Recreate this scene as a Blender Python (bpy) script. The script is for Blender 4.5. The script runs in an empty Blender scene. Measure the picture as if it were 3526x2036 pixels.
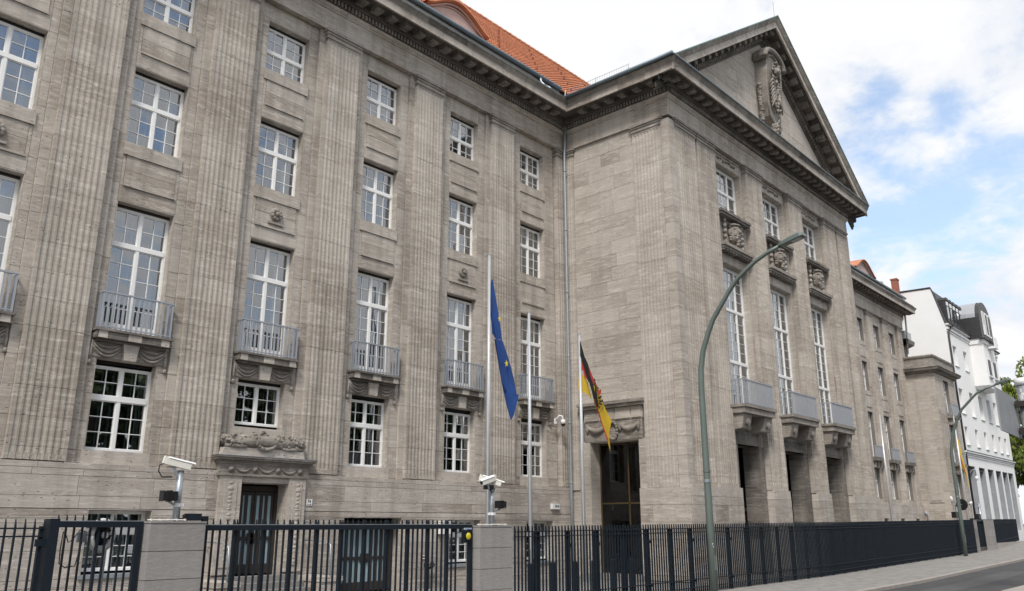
import bpy, math, random
from mathutils import Vector, Matrix
R = random.Random(11)
S = bpy.context.scene
COL = S.collection

# ------------------------------------------------------------------ camera, sky, sun, exposure
CAM = Vector((-5.2084, -21.538, 2.0))
yaw, pitch, roll = .8438, .2701, -.0016
fw = Vector((math.sin(yaw)*math.cos(pitch), math.cos(yaw)*math.cos(pitch), math.sin(pitch)))
rt = Vector((math.cos(yaw), -math.sin(yaw), 0)); up = rt.cross(fw)
rt, up = math.cos(roll)*rt+math.sin(roll)*up, -math.sin(roll)*rt+math.cos(roll)*up
cd = bpy.data.cameras.new('camera'); cam = bpy.data.objects.new('camera', cd); COL.objects.link(cam)
M = Matrix((rt, up, -fw)).transposed().to_4x4(); M.translation = CAM
cam.matrix_world = M
cd.sensor_width = 36; cd.lens = 36*2841.09/3526; cd.clip_start = .1; cd.clip_end = 5000
S.camera = cam
S.render.resolution_x, S.render.resolution_y = 1024, 591

SUN_AZ, SUN_EL = math.radians(238), math.radians(50)     # compass style: 0 = +Y, clockwise
W = bpy.data.worlds.new('World'); S.world = W; W.use_nodes = True
def build_world():
    nt = W.node_tree; nt.nodes.clear(); N = nt.nodes.new; L = nt.links.new
    sky = N('ShaderNodeTexSky'); sky.sky_type = 'NISHITA'; sky.sun_disc = False
    sky.sun_elevation = SUN_EL; sky.sun_rotation = SUN_AZ; sky.air_density = 1.3; sky.dust_density = .6; sky.ozone_density = 3.0
    b1 = N('ShaderNodeBackground'); b1.inputs[1].default_value = .15; L(sky.outputs[0], b1.inputs[0])
    tc = N('ShaderNodeTexCoord')
    sep = N('ShaderNodeSeparateXYZ'); L(tc.outputs['Generated'], sep.inputs[0])
    def mth(op, a, b=None, c=None, clamp=False):
        m = N('ShaderNodeMath'); m.operation = op; m.use_clamp = clamp
        for i, v in enumerate((a, b, c)):
            if v is None: continue
            if isinstance(v, (int, float)): m.inputs[i].default_value = v
            else: L(v, m.inputs[i])
        return m.outputs[0]
    zz = mth('ADD', mth('MAXIMUM', sep.outputs[2], 0.0), .22)
    cmb = N('ShaderNodeCombineXYZ')
    L(mth('DIVIDE', sep.outputs[0], zz), cmb.inputs[0]); L(mth('DIVIDE', sep.outputs[1], zz), cmb.inputs[1])
    def noise(scale, det, rough, off):
        mp = N('ShaderNodeMapping'); L(cmb.outputs[0], mp.inputs[0]); mp.inputs['Location'].default_value = off
        n = N('ShaderNodeTexNoise'); n.inputs['Scale'].default_value = scale; n.inputs['Detail'].default_value = det
        n.inputs['Roughness'].default_value = rough; n.inputs['Distortion'].default_value = .25
        L(mp.outputs[0], n.inputs['Vector']); return n.outputs[0]
    big = noise(1.3, 4, .5, (3.1, 7.7, 0)); mid = noise(4.6, 9, .6, (1.2, 4.4, 2)); fine = noise(13, 8, .6, (8, 2, 1))
    dens = mth('ADD', mth('MULTIPLY', big, .35), mth('ADD', mth('MULTIPLY', mid, .5), mth('MULTIPLY', fine, .2)))
    # openings in the cloud deck (world directions), clouds broken up by the same noise
    hole = None
    for d, r, k in (((.916, .209, .344), .07, .14), ((.893, .270, .322), .06, .12), ((.935, .150, .345), .06, .11), ((.860, .232, .452), .022, .06),
                    ((.886, .180, .424), .020, .12), ((.906, .152, .397), .025, .07), ((.925, .1, .375), .03, .08), ((.860, .245, .440), .03, .08),
                    ((.775, .313, .549), .022, .09), ((.748, .39, .537), .03, .07),
                    ((-.4, -.5, .6), .35, .16), ((.3, -.8, .5), .3, .14), ((-.8, .3, .45), .3, .14), ((.2, .1, .95), .3, .12)):
        v = N('ShaderNodeVectorMath'); v.operation = 'DISTANCE'; L(tc.outputs['Generated'], v.inputs[0]); v.inputs[1].default_value = Vector(d).normalized()
        mr = N('ShaderNodeMapRange'); mr.interpolation_type = 'SMOOTHSTEP'; L(v.outputs['Value'], mr.inputs[0])
        mr.inputs[1].default_value = 0; mr.inputs[2].default_value = r*2; mr.inputs[3].default_value = k; mr.inputs[4].default_value = 0
        hole = mr.outputs[0] if hole is None else mth('ADD', hole, mr.outputs[0])
    dens = mth('SUBTRACT', dens, hole)
    mk = N('ShaderNodeMapRange'); mk.interpolation_type = 'SMOOTHSTEP'; L(dens, mk.inputs[0])
    mk.inputs[1].default_value = .31; mk.inputs[2].default_value = .48; mk.inputs[3].default_value = .24; mk.inputs[4].default_value = 1
    shade = N('ShaderNodeValToRGB'); L(mth('ADD', mth('MULTIPLY', mid, .6), mth('MULTIPLY', big, .5)), shade.inputs[0])
    e = shade.color_ramp.elements; e[0].position = .38; e[0].color = (.76, .81, .91, 1); e[1].position = .56; e[1].color = (.985, .99, 1, 1)
    b2 = N('ShaderNodeBackground'); L(shade.outputs[0], b2.inputs[0]); b2.inputs[1].default_value = .67
    mx = N('ShaderNodeMixShader'); L(mk.outputs[0], mx.inputs[0]); L(b1.outputs[0], mx.inputs[1]); L(b2.outputs[0], mx.inputs[2])
    o = N('ShaderNodeOutputWorld'); L(mx.outputs[0], o.inputs[0])
build_world()
sd = bpy.data.lights.new('sun', 'SUN'); sd.energy = 2.1; sd.angle = math.radians(14); sd.color = (1, .95, .88)
sun = bpy.data.objects.new('sun', sd); COL.objects.link(sun)
sv = Vector((math.sin(SUN_AZ)*math.cos(SUN_EL), math.cos(SUN_AZ)*math.cos(SUN_EL), math.sin(SUN_EL)))
sun.rotation_euler = sv.to_track_quat('Z', 'Y').to_euler(); sun.location = (0, -30, 60)
S.view_settings.view_transform = 'Standard'; S.view_settings.look = 'None'; S.view_settings.gamma = 1
S.view_settings.use_curve_mapping = False; S.view_settings.exposure = .60
S.cycles.use_denoising = True; S.cycles.max_bounces = 8; S.cycles.transparent_max_bounces = 16
S.cycles.sample_clamp_indirect = 6

# ------------------------------------------------------------------ materials
MAT = {}
def newmat(name):
    m = bpy.data.materials.new(name); m.use_nodes = True
    nt = m.node_tree; b = nt.nodes['Principled BSDF']; MAT[name] = m
    return m, nt, b
def plain(name, col, rough=.6, metal=0., var=.12, scale=4., bump=0., bscale=30.):
    m, nt, b = newmat(name); N = nt.nodes.new; L = nt.links.new
    b.inputs['Roughness'].default_value = rough; b.inputs['Metallic'].default_value = metal
    g = N('ShaderNodeNewGeometry')
    n = N('ShaderNodeTexNoise'); n.inputs['Scale'].default_value = scale; n.inputs['Detail'].default_value = 6; n.inputs['Roughness'].default_value = .65
    L(g.outputs['Position'], n.inputs['Vector'])
    r = N('ShaderNodeValToRGB'); e = r.color_ramp.elements; e[0].position = .3; e[1].position = .7
    e[0].color = (*[c*(1-var) for c in col], 1); e[1].color = (*[min(1, c*(1+var)) for c in col], 1)
    L(n.outputs[0], r.inputs[0]); L(r.outputs[0], b.inputs['Base Color'])
    if bump:
        n2 = N('ShaderNodeTexNoise'); n2.inputs['Scale'].default_value = bscale; n2.inputs['Detail'].default_value = 5
        L(g.outputs['Position'], n2.inputs['Vector'])
        bp = N('ShaderNodeBump'); bp.inputs['Strength'].default_value = bump; bp.inputs['Distance'].default_value = .02
        L(n2.outputs[0], bp.inputs['Height']); L(bp.outputs[0], b.inputs['Normal'])
    return m
def stone(name, dark, mid, light, streak=.5, soot=.3, tonek=.16, pale=.95):
    """shell limestone: bedding streaks, pits, a tone of its own per block, rain soot in vertical runs"""
    m, nt, b = newmat(name); N = nt.nodes.new; L = nt.links.new
    b.inputs['Roughness'].default_value = .88
    g = N('ShaderNodeNewGeometry'); at = N('ShaderNodeAttribute'); at.attribute_name = 'tone'
    def vmul(v, s):
        k = N('ShaderNodeVectorMath'); k.operation = 'MULTIPLY'; L(v, k.inputs[0]); k.inputs[1].default_value = s; return k.outputs[0]
    def mth(op, a, c):
        k = N('ShaderNodeMath'); k.operation = op
        for i, v in enumerate((a, c)):
            if isinstance(v, (int, float)): k.inputs[i].default_value = v
            else: L(v, k.inputs[i])
        return k.outputs[0]
    def noise(v, sc, det=6, ro=.6, w=None, dist=0.):
        n = N('ShaderNodeTexNoise'); n.inputs['Scale'].default_value = sc; n.inputs['Detail'].default_value = det
        n.inputs['Roughness'].default_value = ro; n.inputs['Distortion'].default_value = dist
        if w is not None: n.noise_dimensions = '4D'; L(w, n.inputs['W'])
        L(v, n.inputs['Vector']); return n.outputs[0]
    P = g.outputs['Position']
    w = mth('MULTIPLY', at.outputs['Fac'], 9.)
    bed = noise(vmul(P, (.45, .45, 4.2)), 1.5, 9, .70, w, 1.1)
    grain = noise(vmul(P, (1, 1, 1.7)), 12, 6, .78)
    cloud = noise(vmul(P, (1, 1, .6)), .55, 4, .55)
    runs = noise(vmul(P, (2.6, 2.6, .22)), 1.0, 5, .6)
    r = N('ShaderNodeValToRGB'); e = r.color_ramp.elements
    e[0].position = .30; e[0].color = (*dark, 1); e[1].position = .78; e[1].color = (*light, 1)
    k = e.new(.52); k.color = (*mid, 1)
    f = mth('ADD', mth('MULTIPLY', bed, streak), mth('ADD', mth('MULTIPLY', grain, .34), mth('MULTIPLY', cloud, .62-streak*.35)))
    f = mth('ADD', mth('ADD', f, mth('MULTIPLY', at.outputs['Fac'], tonek)), .08)
    f = mth('SUBTRACT', f, .06)
    L(f, r.inputs[0])
    # pale shell streaks
    st = N('ShaderNodeMapRange'); L(noise(vmul(P, (.8, .8, 6.5)), 1.5, 8, .74, w, 1.2), st.inputs[0]); st.inputs[1].default_value = .50; st.inputs[2].default_value = .66
    mx = N('ShaderNodeMix'); mx.data_type = 'RGBA'; L(mth('MULTIPLY', st.outputs[0], pale), mx.inputs['Factor']); L(r.outputs[0], mx.inputs['A']); mx.inputs['B'].default_value = (min(.62, light[0]*1.3), min(.6, light[1]*1.33), min(.57, light[2]*1.36), 1)
    # pits
    v = N('ShaderNodeTexVoronoi'); v.inputs['Scale'].default_value = 6; L(vmul(P, (1, 1, 1.8)), v.inputs['Vector'])
    pm = N('ShaderNodeMapRange'); L(v.outputs['Distance'], pm.inputs[0]); pm.inputs[1].default_value = .10; pm.inputs[2].default_value = .2; pm.inputs[3].default_value = 1; pm.inputs[4].default_value = 0
    pg = mth('MULTIPLY', pm.outputs[0], mth('GREATER_THAN', noise(P, 2.1, 3), .50))
    mp = N('ShaderNodeMix'); mp.data_type = 'RGBA'; L(mth('MULTIPLY', pg, .65*min(1, streak*2)), mp.inputs['Factor']); L(mx.outputs['Result'], mp.inputs['A']); mp.inputs['B'].default_value = (dark[0]*.55, dark[1]*.55, dark[2]*.55, 1)
    # soot
    so = N('ShaderNodeMapRange'); L(runs, so.inputs[0]); so.inputs[1].default_value = .45; so.inputs[2].default_value = .68
    ms = N('ShaderNodeMix'); ms.data_type = 'RGBA'; L(mth('MULTIPLY', so.outputs[0], soot), ms.inputs['Factor']); L(mp.outputs['Result'], ms.inputs['A']); ms.inputs['B'].default_value = (.07, .062, .055, 1)
    L(ms.outputs['Result'], b.inputs['Base Color'])
    bp = N('ShaderNodeBump'); bp.inputs['Strength'].default_value = .5; bp.inputs['Distance'].default_value = .03
    L(mth('SUBTRACT', mth('ADD', grain, mth('MULTIPLY', bed, .8*streak)), mth('MULTIPLY', pg, .8*min(1, streak*2))), bp.inputs['Height']); L(bp.outputs[0], b.inputs['Normal'])
    return m
stone('facade_stone', (.165, .141, .118), (.316, .272, .229), (.470, .425, .374), .52, .32)
stone('plinth_stone', (.195, .166, .140), (.335, .292, .252), (.47, .425, .378), .55, .22, .2)
stone('side_stone', (.195, .164, .136), (.325, .281, .239), (.47, .425, .375), .6, .10, .14)
stone('soot_shade_stone', (.07, .061, .053), (.140, .123, .107), (.29, .262, .23), .4, .5, .2)  # soot plus painted-in shade under ledges, balconies and in doorways
stone('carved_stone', (.115, .100, .086), (.222, .196, .17), (.36, .326, .288), .3, .35, .15)
stone('granite', (.20, .190, .184), (.30, .285, .275), (.37, .355, .345), .05, .15, .12, 0.)
stone('soffit_soot_shade_stone', (.035, .031, .027), (.075, .066, .058), (.17, .152, .135), .4, .5, .2, .3)  # soot taken near black to paint in the shade under the cornices
plain('mortar', (.19, .17, .148), .95)
plain('white_paint', (.80, .80, .79), .42, 0, .04)
plain('railing_grey', (.33, .352, .39), .5, .15, .08)
plain('zinc', (.17, .215, .25), .45, .3, .15, 2.)
plain('galvanised', (.36, .39, .42), .42, .55, .18, 9.)
plain('aluminium', (.62, .64, .67), .36, .5, .06)
plain('fence_paint', (.010, .016, .024), .55, .0, .15)
plain('lamp_green', (.135, .168, .150), .42, .1, .1, 2.)
plain('door_bronze', (.040, .033, .029), .4, .2, .2)
plain('black_plastic', (.012, .012, .013), .45)
plain('inner_shade_paint', (.16, .17, .19), .6, 0, .05)  # darkened colour paints in the shade on the pale inner sashes
plain('fan_grey', (.55, .55, .54), .5, 0, .06)
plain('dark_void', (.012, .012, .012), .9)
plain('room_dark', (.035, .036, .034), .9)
plain('curtain_cloth', (.62, .66, .66), .9, 0, .1, 3.)
plain('asphalt', (.060, .060, .063), .85, 0, .22, 1.2, .4, 60)
plain('asphalt_patch', (.085, .085, .088), .85, 0, .15, 1.2, .4, 60)
plain('pavement_grit', (.25, .24, .228), .9, 0, .26, 2.6, .7, 14)
plain('kerb_granite', (.34, .31, .285), .85, 0, .14, 3.)
plain('court_paving', (.20, .193, .183), .9, 0, .16, .8)
plain('earth', (.06, .065, .045), .95, 0, .3, .2)
plain('white_render', (.80, .80, .795), .8, 0, .03, .5)
plain('grey_panel', (.30, .315, .335), .6, 0, .12, 1.5)
plain('slate_dark', (.040, .040, .042), .5, .1, .2)
plain('sheet_metal', (.42, .43, .45), .35, .5, .12)
plain('chimney_brick', (.30, .115, .075), .9, 0, .2, 6.)
plain('bark', (.07, .055, .042), .95, 0, .3, 5.)
plain('cable_black', (.01, .01, .01), .5)
plain('cream_plastic', (.72, .70, .64), .5, 0, .05)
plain('sign_white', (.78, .78, .78), .5, 0, .03)
plain('sign_ink', (.03, .032, .036), .6)
plain('flag_blue', (.014, .060, .235), .75, 0, .22, 2.)
plain('flag_black', (.012, .012, .013), .8)
plain('flag_red', (.50, .055, .035), .75, 0, .1)
plain('flag_gold', (.66, .45, .03), .75, 0, .08)
plain('star_gold', (.80, .62, .02), .7)
plain('amber_lens', (.55, .46, .02), .25)
plain('frosted_glass', (.28, .385, .42), .35, 0, .06, 1.)
plain('copper_green', (.16, .26, .25), .6, .1, .2)
plain('blind_teal', (.20, .31, .30), .7, 0, .1)
plain('brass_bar', (.085, .058, .026), .5, .3)
plain('red_sign', (.45, .05, .04), .5)
plain('sign_blue', (.10, .25, .55), .5)
plain('sticker_white', (.7, .7, .7), .6, 0, .3, 20.)
MAT['fence_paint'].node_tree.nodes['Principled BSDF'].inputs['Specular IOR Level'].default_value = .25
# roof tile
plain('roof_tile', (.47, .185, .095), .8, 0, .34, 1.6, .3, 20)
plain('brown_tile_edge', (.20, .07, .04), .8)
# leaves
def leafmat(name, a, c):
    m, nt, b = newmat(name); N = nt.nodes.new; L = nt.links.new
    at = N('ShaderNodeAttribute'); at.attribute_name = 'tone'
    r = N('ShaderNodeValToRGB'); e = r.color_ramp.elements; e[0].color = (*a, 1); e[1].color = (*c, 1)
    mp = N('ShaderNodeMapRange'); L(at.outputs['Fac'], mp.inputs[0]); mp.inputs[1].default_value = -1; mp.inputs[2].default_value = 1
    L(mp.outputs[0], r.inputs[0]); L(r.outputs[0], b.inputs['Base Color']); b.inputs['Roughness'].default_value = .6
leafmat('leaf', (.06, .095, .015), (.24, .29, .04))
leafmat('leaf_dark', (.022, .04, .012), (.07, .105, .025))
def glassmat(name, refl, tint):
    m, nt, b = newmat(name); N = nt.nodes.new; L = nt.links.new; nt.nodes.remove(b)
    out = nt.nodes['Material Output']
    t = N('ShaderNodeBsdfTransparent'); t.inputs[0].default_value = (*tint, 1)
    gl = N('ShaderNodeBsdfGlossy'); gl.inputs['Roughness'].default_value = .015; gl.inputs[0].default_value = (.95, .97, 1, 1)
    fr = N('ShaderNodeFresnel'); fr.inputs[0].default_value = 1.52
    k = N('ShaderNodeMath'); k.operation = 'MULTIPLY_ADD'; L(fr.outputs[0], k.inputs[0]); k.inputs[1].default_value = 1.2; k.inputs[2].default_value = refl
    g = N('ShaderNodeNewGeometry'); n = N('ShaderNodeTexNoise'); n.inputs['Scale'].default_value = 1.6; L(g.outputs['Position'], n.inputs['Vector'])
    bp = N('ShaderNodeBump'); bp.inputs['Strength'].default_value = .05; bp.inputs['Distance'].default_value = .05; L(n.outputs[0], bp.inputs['Height']); L(bp.outputs[0], gl.inputs['Normal'])
    mx = N('ShaderNodeMixShader'); L(k.outputs[0], mx.inputs[0]); L(t.outputs[0], mx.inputs[1]); L(gl.outputs[0], mx.inputs[2]); L(mx.outputs[0], out.inputs[0])
glassmat('glass', .21, (.78, .88, .90)); glassmat('dark_glass', .0, (.5, .5, .5))

# ------------------------------------------------------------------ mesh helpers
class Face:
    """local frame of a wall: u along it, d outward, z up"""
    def __init__(s, O, U, Nn): s.O, s.U, s.N = Vector(O), Vector(U), Vector(Nn)
    def __call__(s, u, d, z): return (s.O.x+u*s.U.x+d*s.N.x, s.O.y+u*s.U.y+d*s.N.y, s.O.z+z+d*s.N.z)
FR = Face((0, 0, 0), (1, 0, 0), (0, -1, 0))          # street fronts: u = X, d = -Y
LS = Face((0, 0, 0), (0, -1, 0), (-1, 0, 0))         # faces looking along -X: u = -Y, d = -X
RS = Face((0, 0, 0), (0, 1, 0), (1, 0, 0))           # faces looking along +X: u = Y, d = X
class MB:
    def __init__(s, f=None, tone=0.): s.v, s.f, s.t, s.map, s.tone = [], [], [], f, tone
    def p(s, a, b, c):
        s.v.append(s.map(a, b, c) if s.map else (a, b, c)); return len(s.v)-1
    def face(s, *ids): s.f.append(ids); s.t.append(s.tone)
    def box(s, a0, a1, b0, b1, c0, c1, skip=''):
        """a = u or x, b = d or y, c = z; skip: faces left out: l r f b t d (f is the low-b side when no map, high-d when mapped)"""
        i = [s.p(a, b, c) for c in (c0, c1) for b in (b0, b1) for a in (a0, a1)]
        q = {'d': (0, 2, 3, 1), 't': (4, 5, 7, 6), 'lo': (0, 1, 5, 4), 'hi': (2, 6, 7, 3), 'l': (0, 4, 6, 2), 'r': (1, 3, 7, 5)}
        flip = s.map is not None
        for k, n in q.items():
            kk = k
            if k == 'lo': kk = 'b' if flip else 'f'
            if k == 'hi': kk = 'f' if flip else 'b'
            if kk in skip: continue
            n = tuple(i[j] for j in n)
            s.face(*(n[::-1] if flip else n))
        return s
    def taper(s, a0, a1, b0, b1, c0, c1, ta, tb):
        """box whose top (c1) is inset by ta, tb"""
        i = [s.p(a, b, c0) for b in (b0, b1) for a in (a0, a1)]+[s.p(a, b, c1) for b in (b0+tb, b1-tb) for a in (a0+ta, a1-ta)]
        for n in ((0, 2, 3, 1), (4, 5, 7, 6), (0, 1, 5, 4), (2, 6, 7, 3), (0, 4, 6, 2), (1, 3, 7, 5)):
            n = tuple(i[j] for j in n); s.face(*(n[::-1] if s.map else n))
        return s
    def prism(s, pts, b0, b1):
        """polygon pts in (a, c), extruded along b"""
        n = len(pts); i = [s.p(a, b0, c) for a, c in pts]; j = [s.p(a, b1, c) for a, c in pts]
        s.face(*i); s.face(*j[::-1])
        for k in range(n): s.face(i[k], j[k], j[(k+1) % n], i[(k+1) % n])
        return s
    def tube(s, pts, r, n=8, cap=True):
        pts = [Vector(q) for q in pts]; rr = r if isinstance(r, (list, tuple)) else [r]*len(pts); rings = []
        prev = None
        for k, q in enumerate(pts):
            d = (pts[min(k+1, len(pts)-1)]-pts[max(k-1, 0)]).normalized()
            if prev is None: x = d.orthogonal().normalized()
            else:
                x = prev-d*prev.dot(d); x = x.normalized() if x.length > 1e-6 else d.orthogonal().normalized()
            prev = x; y = d.cross(x)
            rings.append([s.p(*(q+(x*math.cos(t)+y*math.sin(t))*rr[k])) for t in [2*math.pi*i/n for i in range(n)]])
        for a, c in zip(rings, rings[1:]):
            for i in range(n): s.face(a[i], a[(i+1) % n], c[(i+1) % n], c[i])
        if cap: s.face(*rings[0][::-1]); s.face(*rings[-1])
        return s
    def ball(s, c, r, n=8, m=5, amp=0., seed=0):
        """ellipsoid (r = 3 radii), lumpy by amp"""
        q = random.Random(seed); c = Vector(c); rows = []
        for j in range(m+1):
            th = math.pi*j/m; row = []
            for i in range(n):
                ph = 2*math.pi*i/n; k = 1+amp*(q.random()*2-1)
                row.append(s.p(c.x+r[0]*k*math.sin(th)*math.cos(ph), c.y+r[1]*k*math.sin(th)*math.sin(ph), c.z+r[2]*k*math.cos(th)))
            rows.append(row)
        for a, b in zip(rows, rows[1:]):
            for i in range(n): s.face(a[i], b[i], b[(i+1) % n], a[(i+1) % n])
        return s
    def disc(s, c, r, ax, th, n=20):
        """round plate: centre c, radius r, axis unit vector ax, thickness th"""
        ax = Vector(ax); x = ax.orthogonal().normalized(); y = ax.cross(x); c = Vector(c); a = []; b = []
        for i in range(n):
            t = 2*math.pi*i/n; o = (x*math.cos(t)+y*math.sin(t))*r
            a.append(s.p(*(c+o-ax*th/2))); b.append(s.p(*(c+o+ax*th/2)))
        s.face(*a[::-1]); s.face(*b)
        for i in range(n): s.face(a[i], a[(i+1) % n], b[(i+1) % n], b[i])
        return s
    def add(s, o):
        k = len(s.v); s.v += o.v; s.f += [tuple(i+k for i in q) for q in o.f]; s.t += o.t; return s
    def mesh(s, name, mat, smooth=False):
        me = bpy.data.meshes.new(name); me.from_pydata(s.v, [], s.f); me.materials.append(MAT[mat])
        a = me.attributes.new('tone', 'FLOAT', 'FACE'); a.data.foreach_set('value', s.t)
        if smooth: me.polygons.foreach_set('use_smooth', [True]*len(me.polygons))
        me.update(); return me
    def build(s, name, mat, parent=None, smooth=False, fix=True):
        me = s.mesh(name, mat, smooth)
        o = bpy.data.objects.new(name, me); COL.objects.link(o)
        if parent: o.parent = parent
        return o
def tag(o, label=None, cat=None, group=None, kind=None):
    for k, v in (('label', label), ('category', cat), ('group', group), ('kind', kind)):
        if v: o[k] = v
    return o
def thing(name, label, cat, loc=(0, 0, 0), group=None, rz=0):
    o = bpy.data.objects.new(name, None); COL.objects.link(o); o.location = loc; o.rotation_euler.z = rz; o.empty_display_size = .3
    return tag(o, label, cat, group)
def link(name, me, parent, loc=(0, 0, 0)):
    o = bpy.data.objects.new(name, me); COL.objects.link(o); o.parent = parent; o.location = loc; return o
def inst(o, loc, label, rz=None):
    c = o.copy(); COL.objects.link(c); c.location = loc; c['label'] = label
    if rz is not None: c.rotation_euler.z = rz
    for ch in o.children:
        k = ch.copy(); COL.objects.link(k); k.parent = c
        for g in ch.children:
            h = g.copy(); COL.objects.link(h); h.parent = k
    return c
PIECES = {}
def piece(name, mb, mat, parent, smooth=False):
    n = len(mb.v); c = Vector((sum(q[0] for q in mb.v)/n, sum(q[1] for q in mb.v)/n, sum(q[2] for q in mb.v)/n))
    lo = [min(q[i] for q in mb.v) for i in range(3)]; hi = [max(q[i] for q in mb.v) for i in range(3)]
    dx = sorted(h-l for h, l in zip(hi, lo)); d = c-CAM
    z = d.dot(fw)
    vis = z > 1 and abs(d.dot(rt)/z) < .66 and abs(d.dot(up)/z) < .39
    PIECES.setdefault((name, parent.name if parent.parent is None else parent.parent.name), []).append(((dx[1]*dx[2])**.5/d.length*(1 if vis else .02), mb, mat, parent, smooth))
def flush(limit=290):
    for (name, root), L in PIECES.items():
        L.sort(key=lambda q: -q[0])
        for _, mb, mat, par, sm in L[:limit]: mb.build(name, mat, par, sm)
        rest = {}
        for _, mb, mat, par, sm in L[limit:]: rest.setdefault(mat, []).append(mb)
        rp = bpy.data.objects[root]
        for mat, ms in rest.items():
            k = MB()
            for q in ms: k.add(q)
            o = k.build(name+'s', mat, rp); o['kind'] = 'stuff'

def wall(f, u0, u1, z0, z1, ops, d, depth, mb=None):
    """wall plane at d with rectangular openings (u0,u1,z0,z1) and reveals going back by depth"""
    mb = mb or MB(f)
    us = sorted({u0, u1, *[min(max(v, u0), u1) for o in ops for v in o[:2]]}); zs = sorted({z0, z1, *[min(max(v, z0), z1) for o in ops for v in o[2:4]]})
    inside = lambda u, z: any(o[0] < u < o[1] and o[2] < z < o[3] for o in ops)
    for a, b in zip(us, us[1:]):
        for c, e in zip(zs, zs[1:]):
            if inside((a+b)/2, (c+e)/2): continue
            mb.face(mb.p(a, d, c), mb.p(b, d, c), mb.p(b, d, e), mb.p(a, d, e))
    for a, b, c, e in [o[:4] for o in ops]:
        k = d-depth
        for q in (((a, d, c), (a, d, e), (a, k, e), (a, k, c)), ((b, d, e), (b, d, c), (b, k, c), (b, k, e)),
                  ((a, d, e), (b, d, e), (b, k, e), (a, k, e)), ((b, d, c), (a, d, c), (a, k, c), (b, k, c))):
            mb.face(*[mb.p(*x) for x in q])
    return mb
def ashlar(f, u0, u1, z0, z1, ops, d, mat, parent, ch=.7, ln=1.5, zoff=0., name='stone_block', th=.035, jit=.004, rough=.25):
    """courses of single stone blocks, each a mesh of its own, laid round the openings"""
    zs = []
    z = zoff
    while z < z0-1e-6: z += ch
    zs = [z0]+[z0+(k*ch)+(z-z0) for k in range(int((z1-z0)/ch)+2) if z0+.12 < z+k*ch < z1-.12]+[z1]
    row = 0
    for a, b in zip(zs, zs[1:]):
        row += 1
        cuts = sorted({a, b, *[v for o in ops for v in o[2:4] if a+.02 < v < b-.02 and o[1] > u0 and o[0] < u1]})
        for c, e in zip(cuts, cuts[1:]):
            segs = [(u0, u1)]
            for o in ops:
                if o[2] < (c+e)/2 < o[3]:
                    ns = []
                    for s0, s1 in segs:
                        if o[1] <= s0 or o[0] >= s1: ns.append((s0, s1)); continue
                        if o[0] > s0+.01: ns.append((s0, o[0]))
                        if o[1] < s1-.01: ns.append((o[1], s1))
                    segs = ns
            for s0, s1 in segs:
                w = s1-s0; n = max(1, round(w/(ln*R.uniform(.8, 1.2)))); x = s0; st = [s0]
                if n > 1 and row % 2: x += w/n*.5; st.append(x); 
                while x+ln*.55 < s1 and n > 1:
                    x += w/n*R.uniform(1-rough, 1+rough)
                    if x < s1-ln*.35: st.append(x)
                st.append(s1)
                for p, q in zip(st, st[1:]):
                    if q-p < .02: continue
                    j = R.uniform(-jit, jit); g = .0045
                    m = MB(f, R.gauss(0, .42)); m.box(p+g, q-g, d-th, d+j, c+g, e-g, 'b')
                    piece(name, m, mat, parent)

# ------------------------------------------------------------------ ground
GP = [(-60, -.2), (8, -.06), (20, .0), (28, .03), (40, .2), (50, .33), (55, .45), (62, .76), (80, 1.0), (110, 1.2), (400, 1.4), (1500, 1.4)]
def gz(x):
    for (a, p), (b, q) in zip(GP, GP[1:]):
        if x <= b: return p+(q-p)*max(0, (x-a))/(b-a)
    return GP[-1][1]
XS = sorted({-300, -60, -30, *range(-20, 120, 4), *[g[0] for g in GP], 160, 250})
def strip(name, y0, y1, dz, mat, y2=None, xs=XS, kind='structure'):
    m = MB()
    for a, b in zip(xs, xs[1:]):
        m.face(*[m.p(x, y, gz(x)+dz) for x, y in ((a, y0), (b, y0), (b, y1), (a, y1))])
    return tag(m.build(name, mat), kind=kind)
g = MB(); g.face(g.p(-2500, -2500, -.6), g.p(2500, -2500, -.6), g.p(2500, 2500, -.6), g.p(-2500, 2500, -.6))
tag(g.build('ground', 'earth'), kind='structure')
strip('road', -23, -11.75, -.10, 'asphalt')
m = MB()
for a, b in zip(range(24, 36, 2), range(26, 38, 2)): m.face(*[m.p(x, y, gz(x)-.096) for x, y in ((a, -13.6), (b, -13.6), (b, -12.7), (a, -12.7))])
tag(m.build('road_patch', 'asphalt_patch'), kind='structure')
strip('opposite_pavement', -40, -23, .02, 'pavement_grit')
strip('pavement', -11.6, -8.0, 0, 'pavement_grit')
kb = thing('kerb', 'pale granite kerb stones edging the pavement along the dark road', 'kerb')
x = -6.
while x < 110:
    m = MB(None, R.gauss(0, .5)); l = 1.2
    i = [m.p(a, y, gz(a)+z) for a in (x+.008, x+l-.008) for (y, z) in ((-11.6, -.2), (-11.75, -.2), (-11.75, .0), (-11.735, .012), (-11.6, .012))]
    for k in range(5): m.face(i[k], i[(k+1) % 5], i[5+(k+1) % 5], i[5+k])
    m.face(*i[:5][::-1]); m.face(*i[5:])
    piece('kerb_stone', m, 'kerb_granite', kb); x += l
cy = MB(); cy.face(cy.p(-25, -8.0, -.02), cy.p(76, -8.0, -.02), cy.p(76, -.4, -.02), cy.p(-25, -.4, -.02)); tag(cy.build('courtyard', 'court_paving'), kind='structure')

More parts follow.
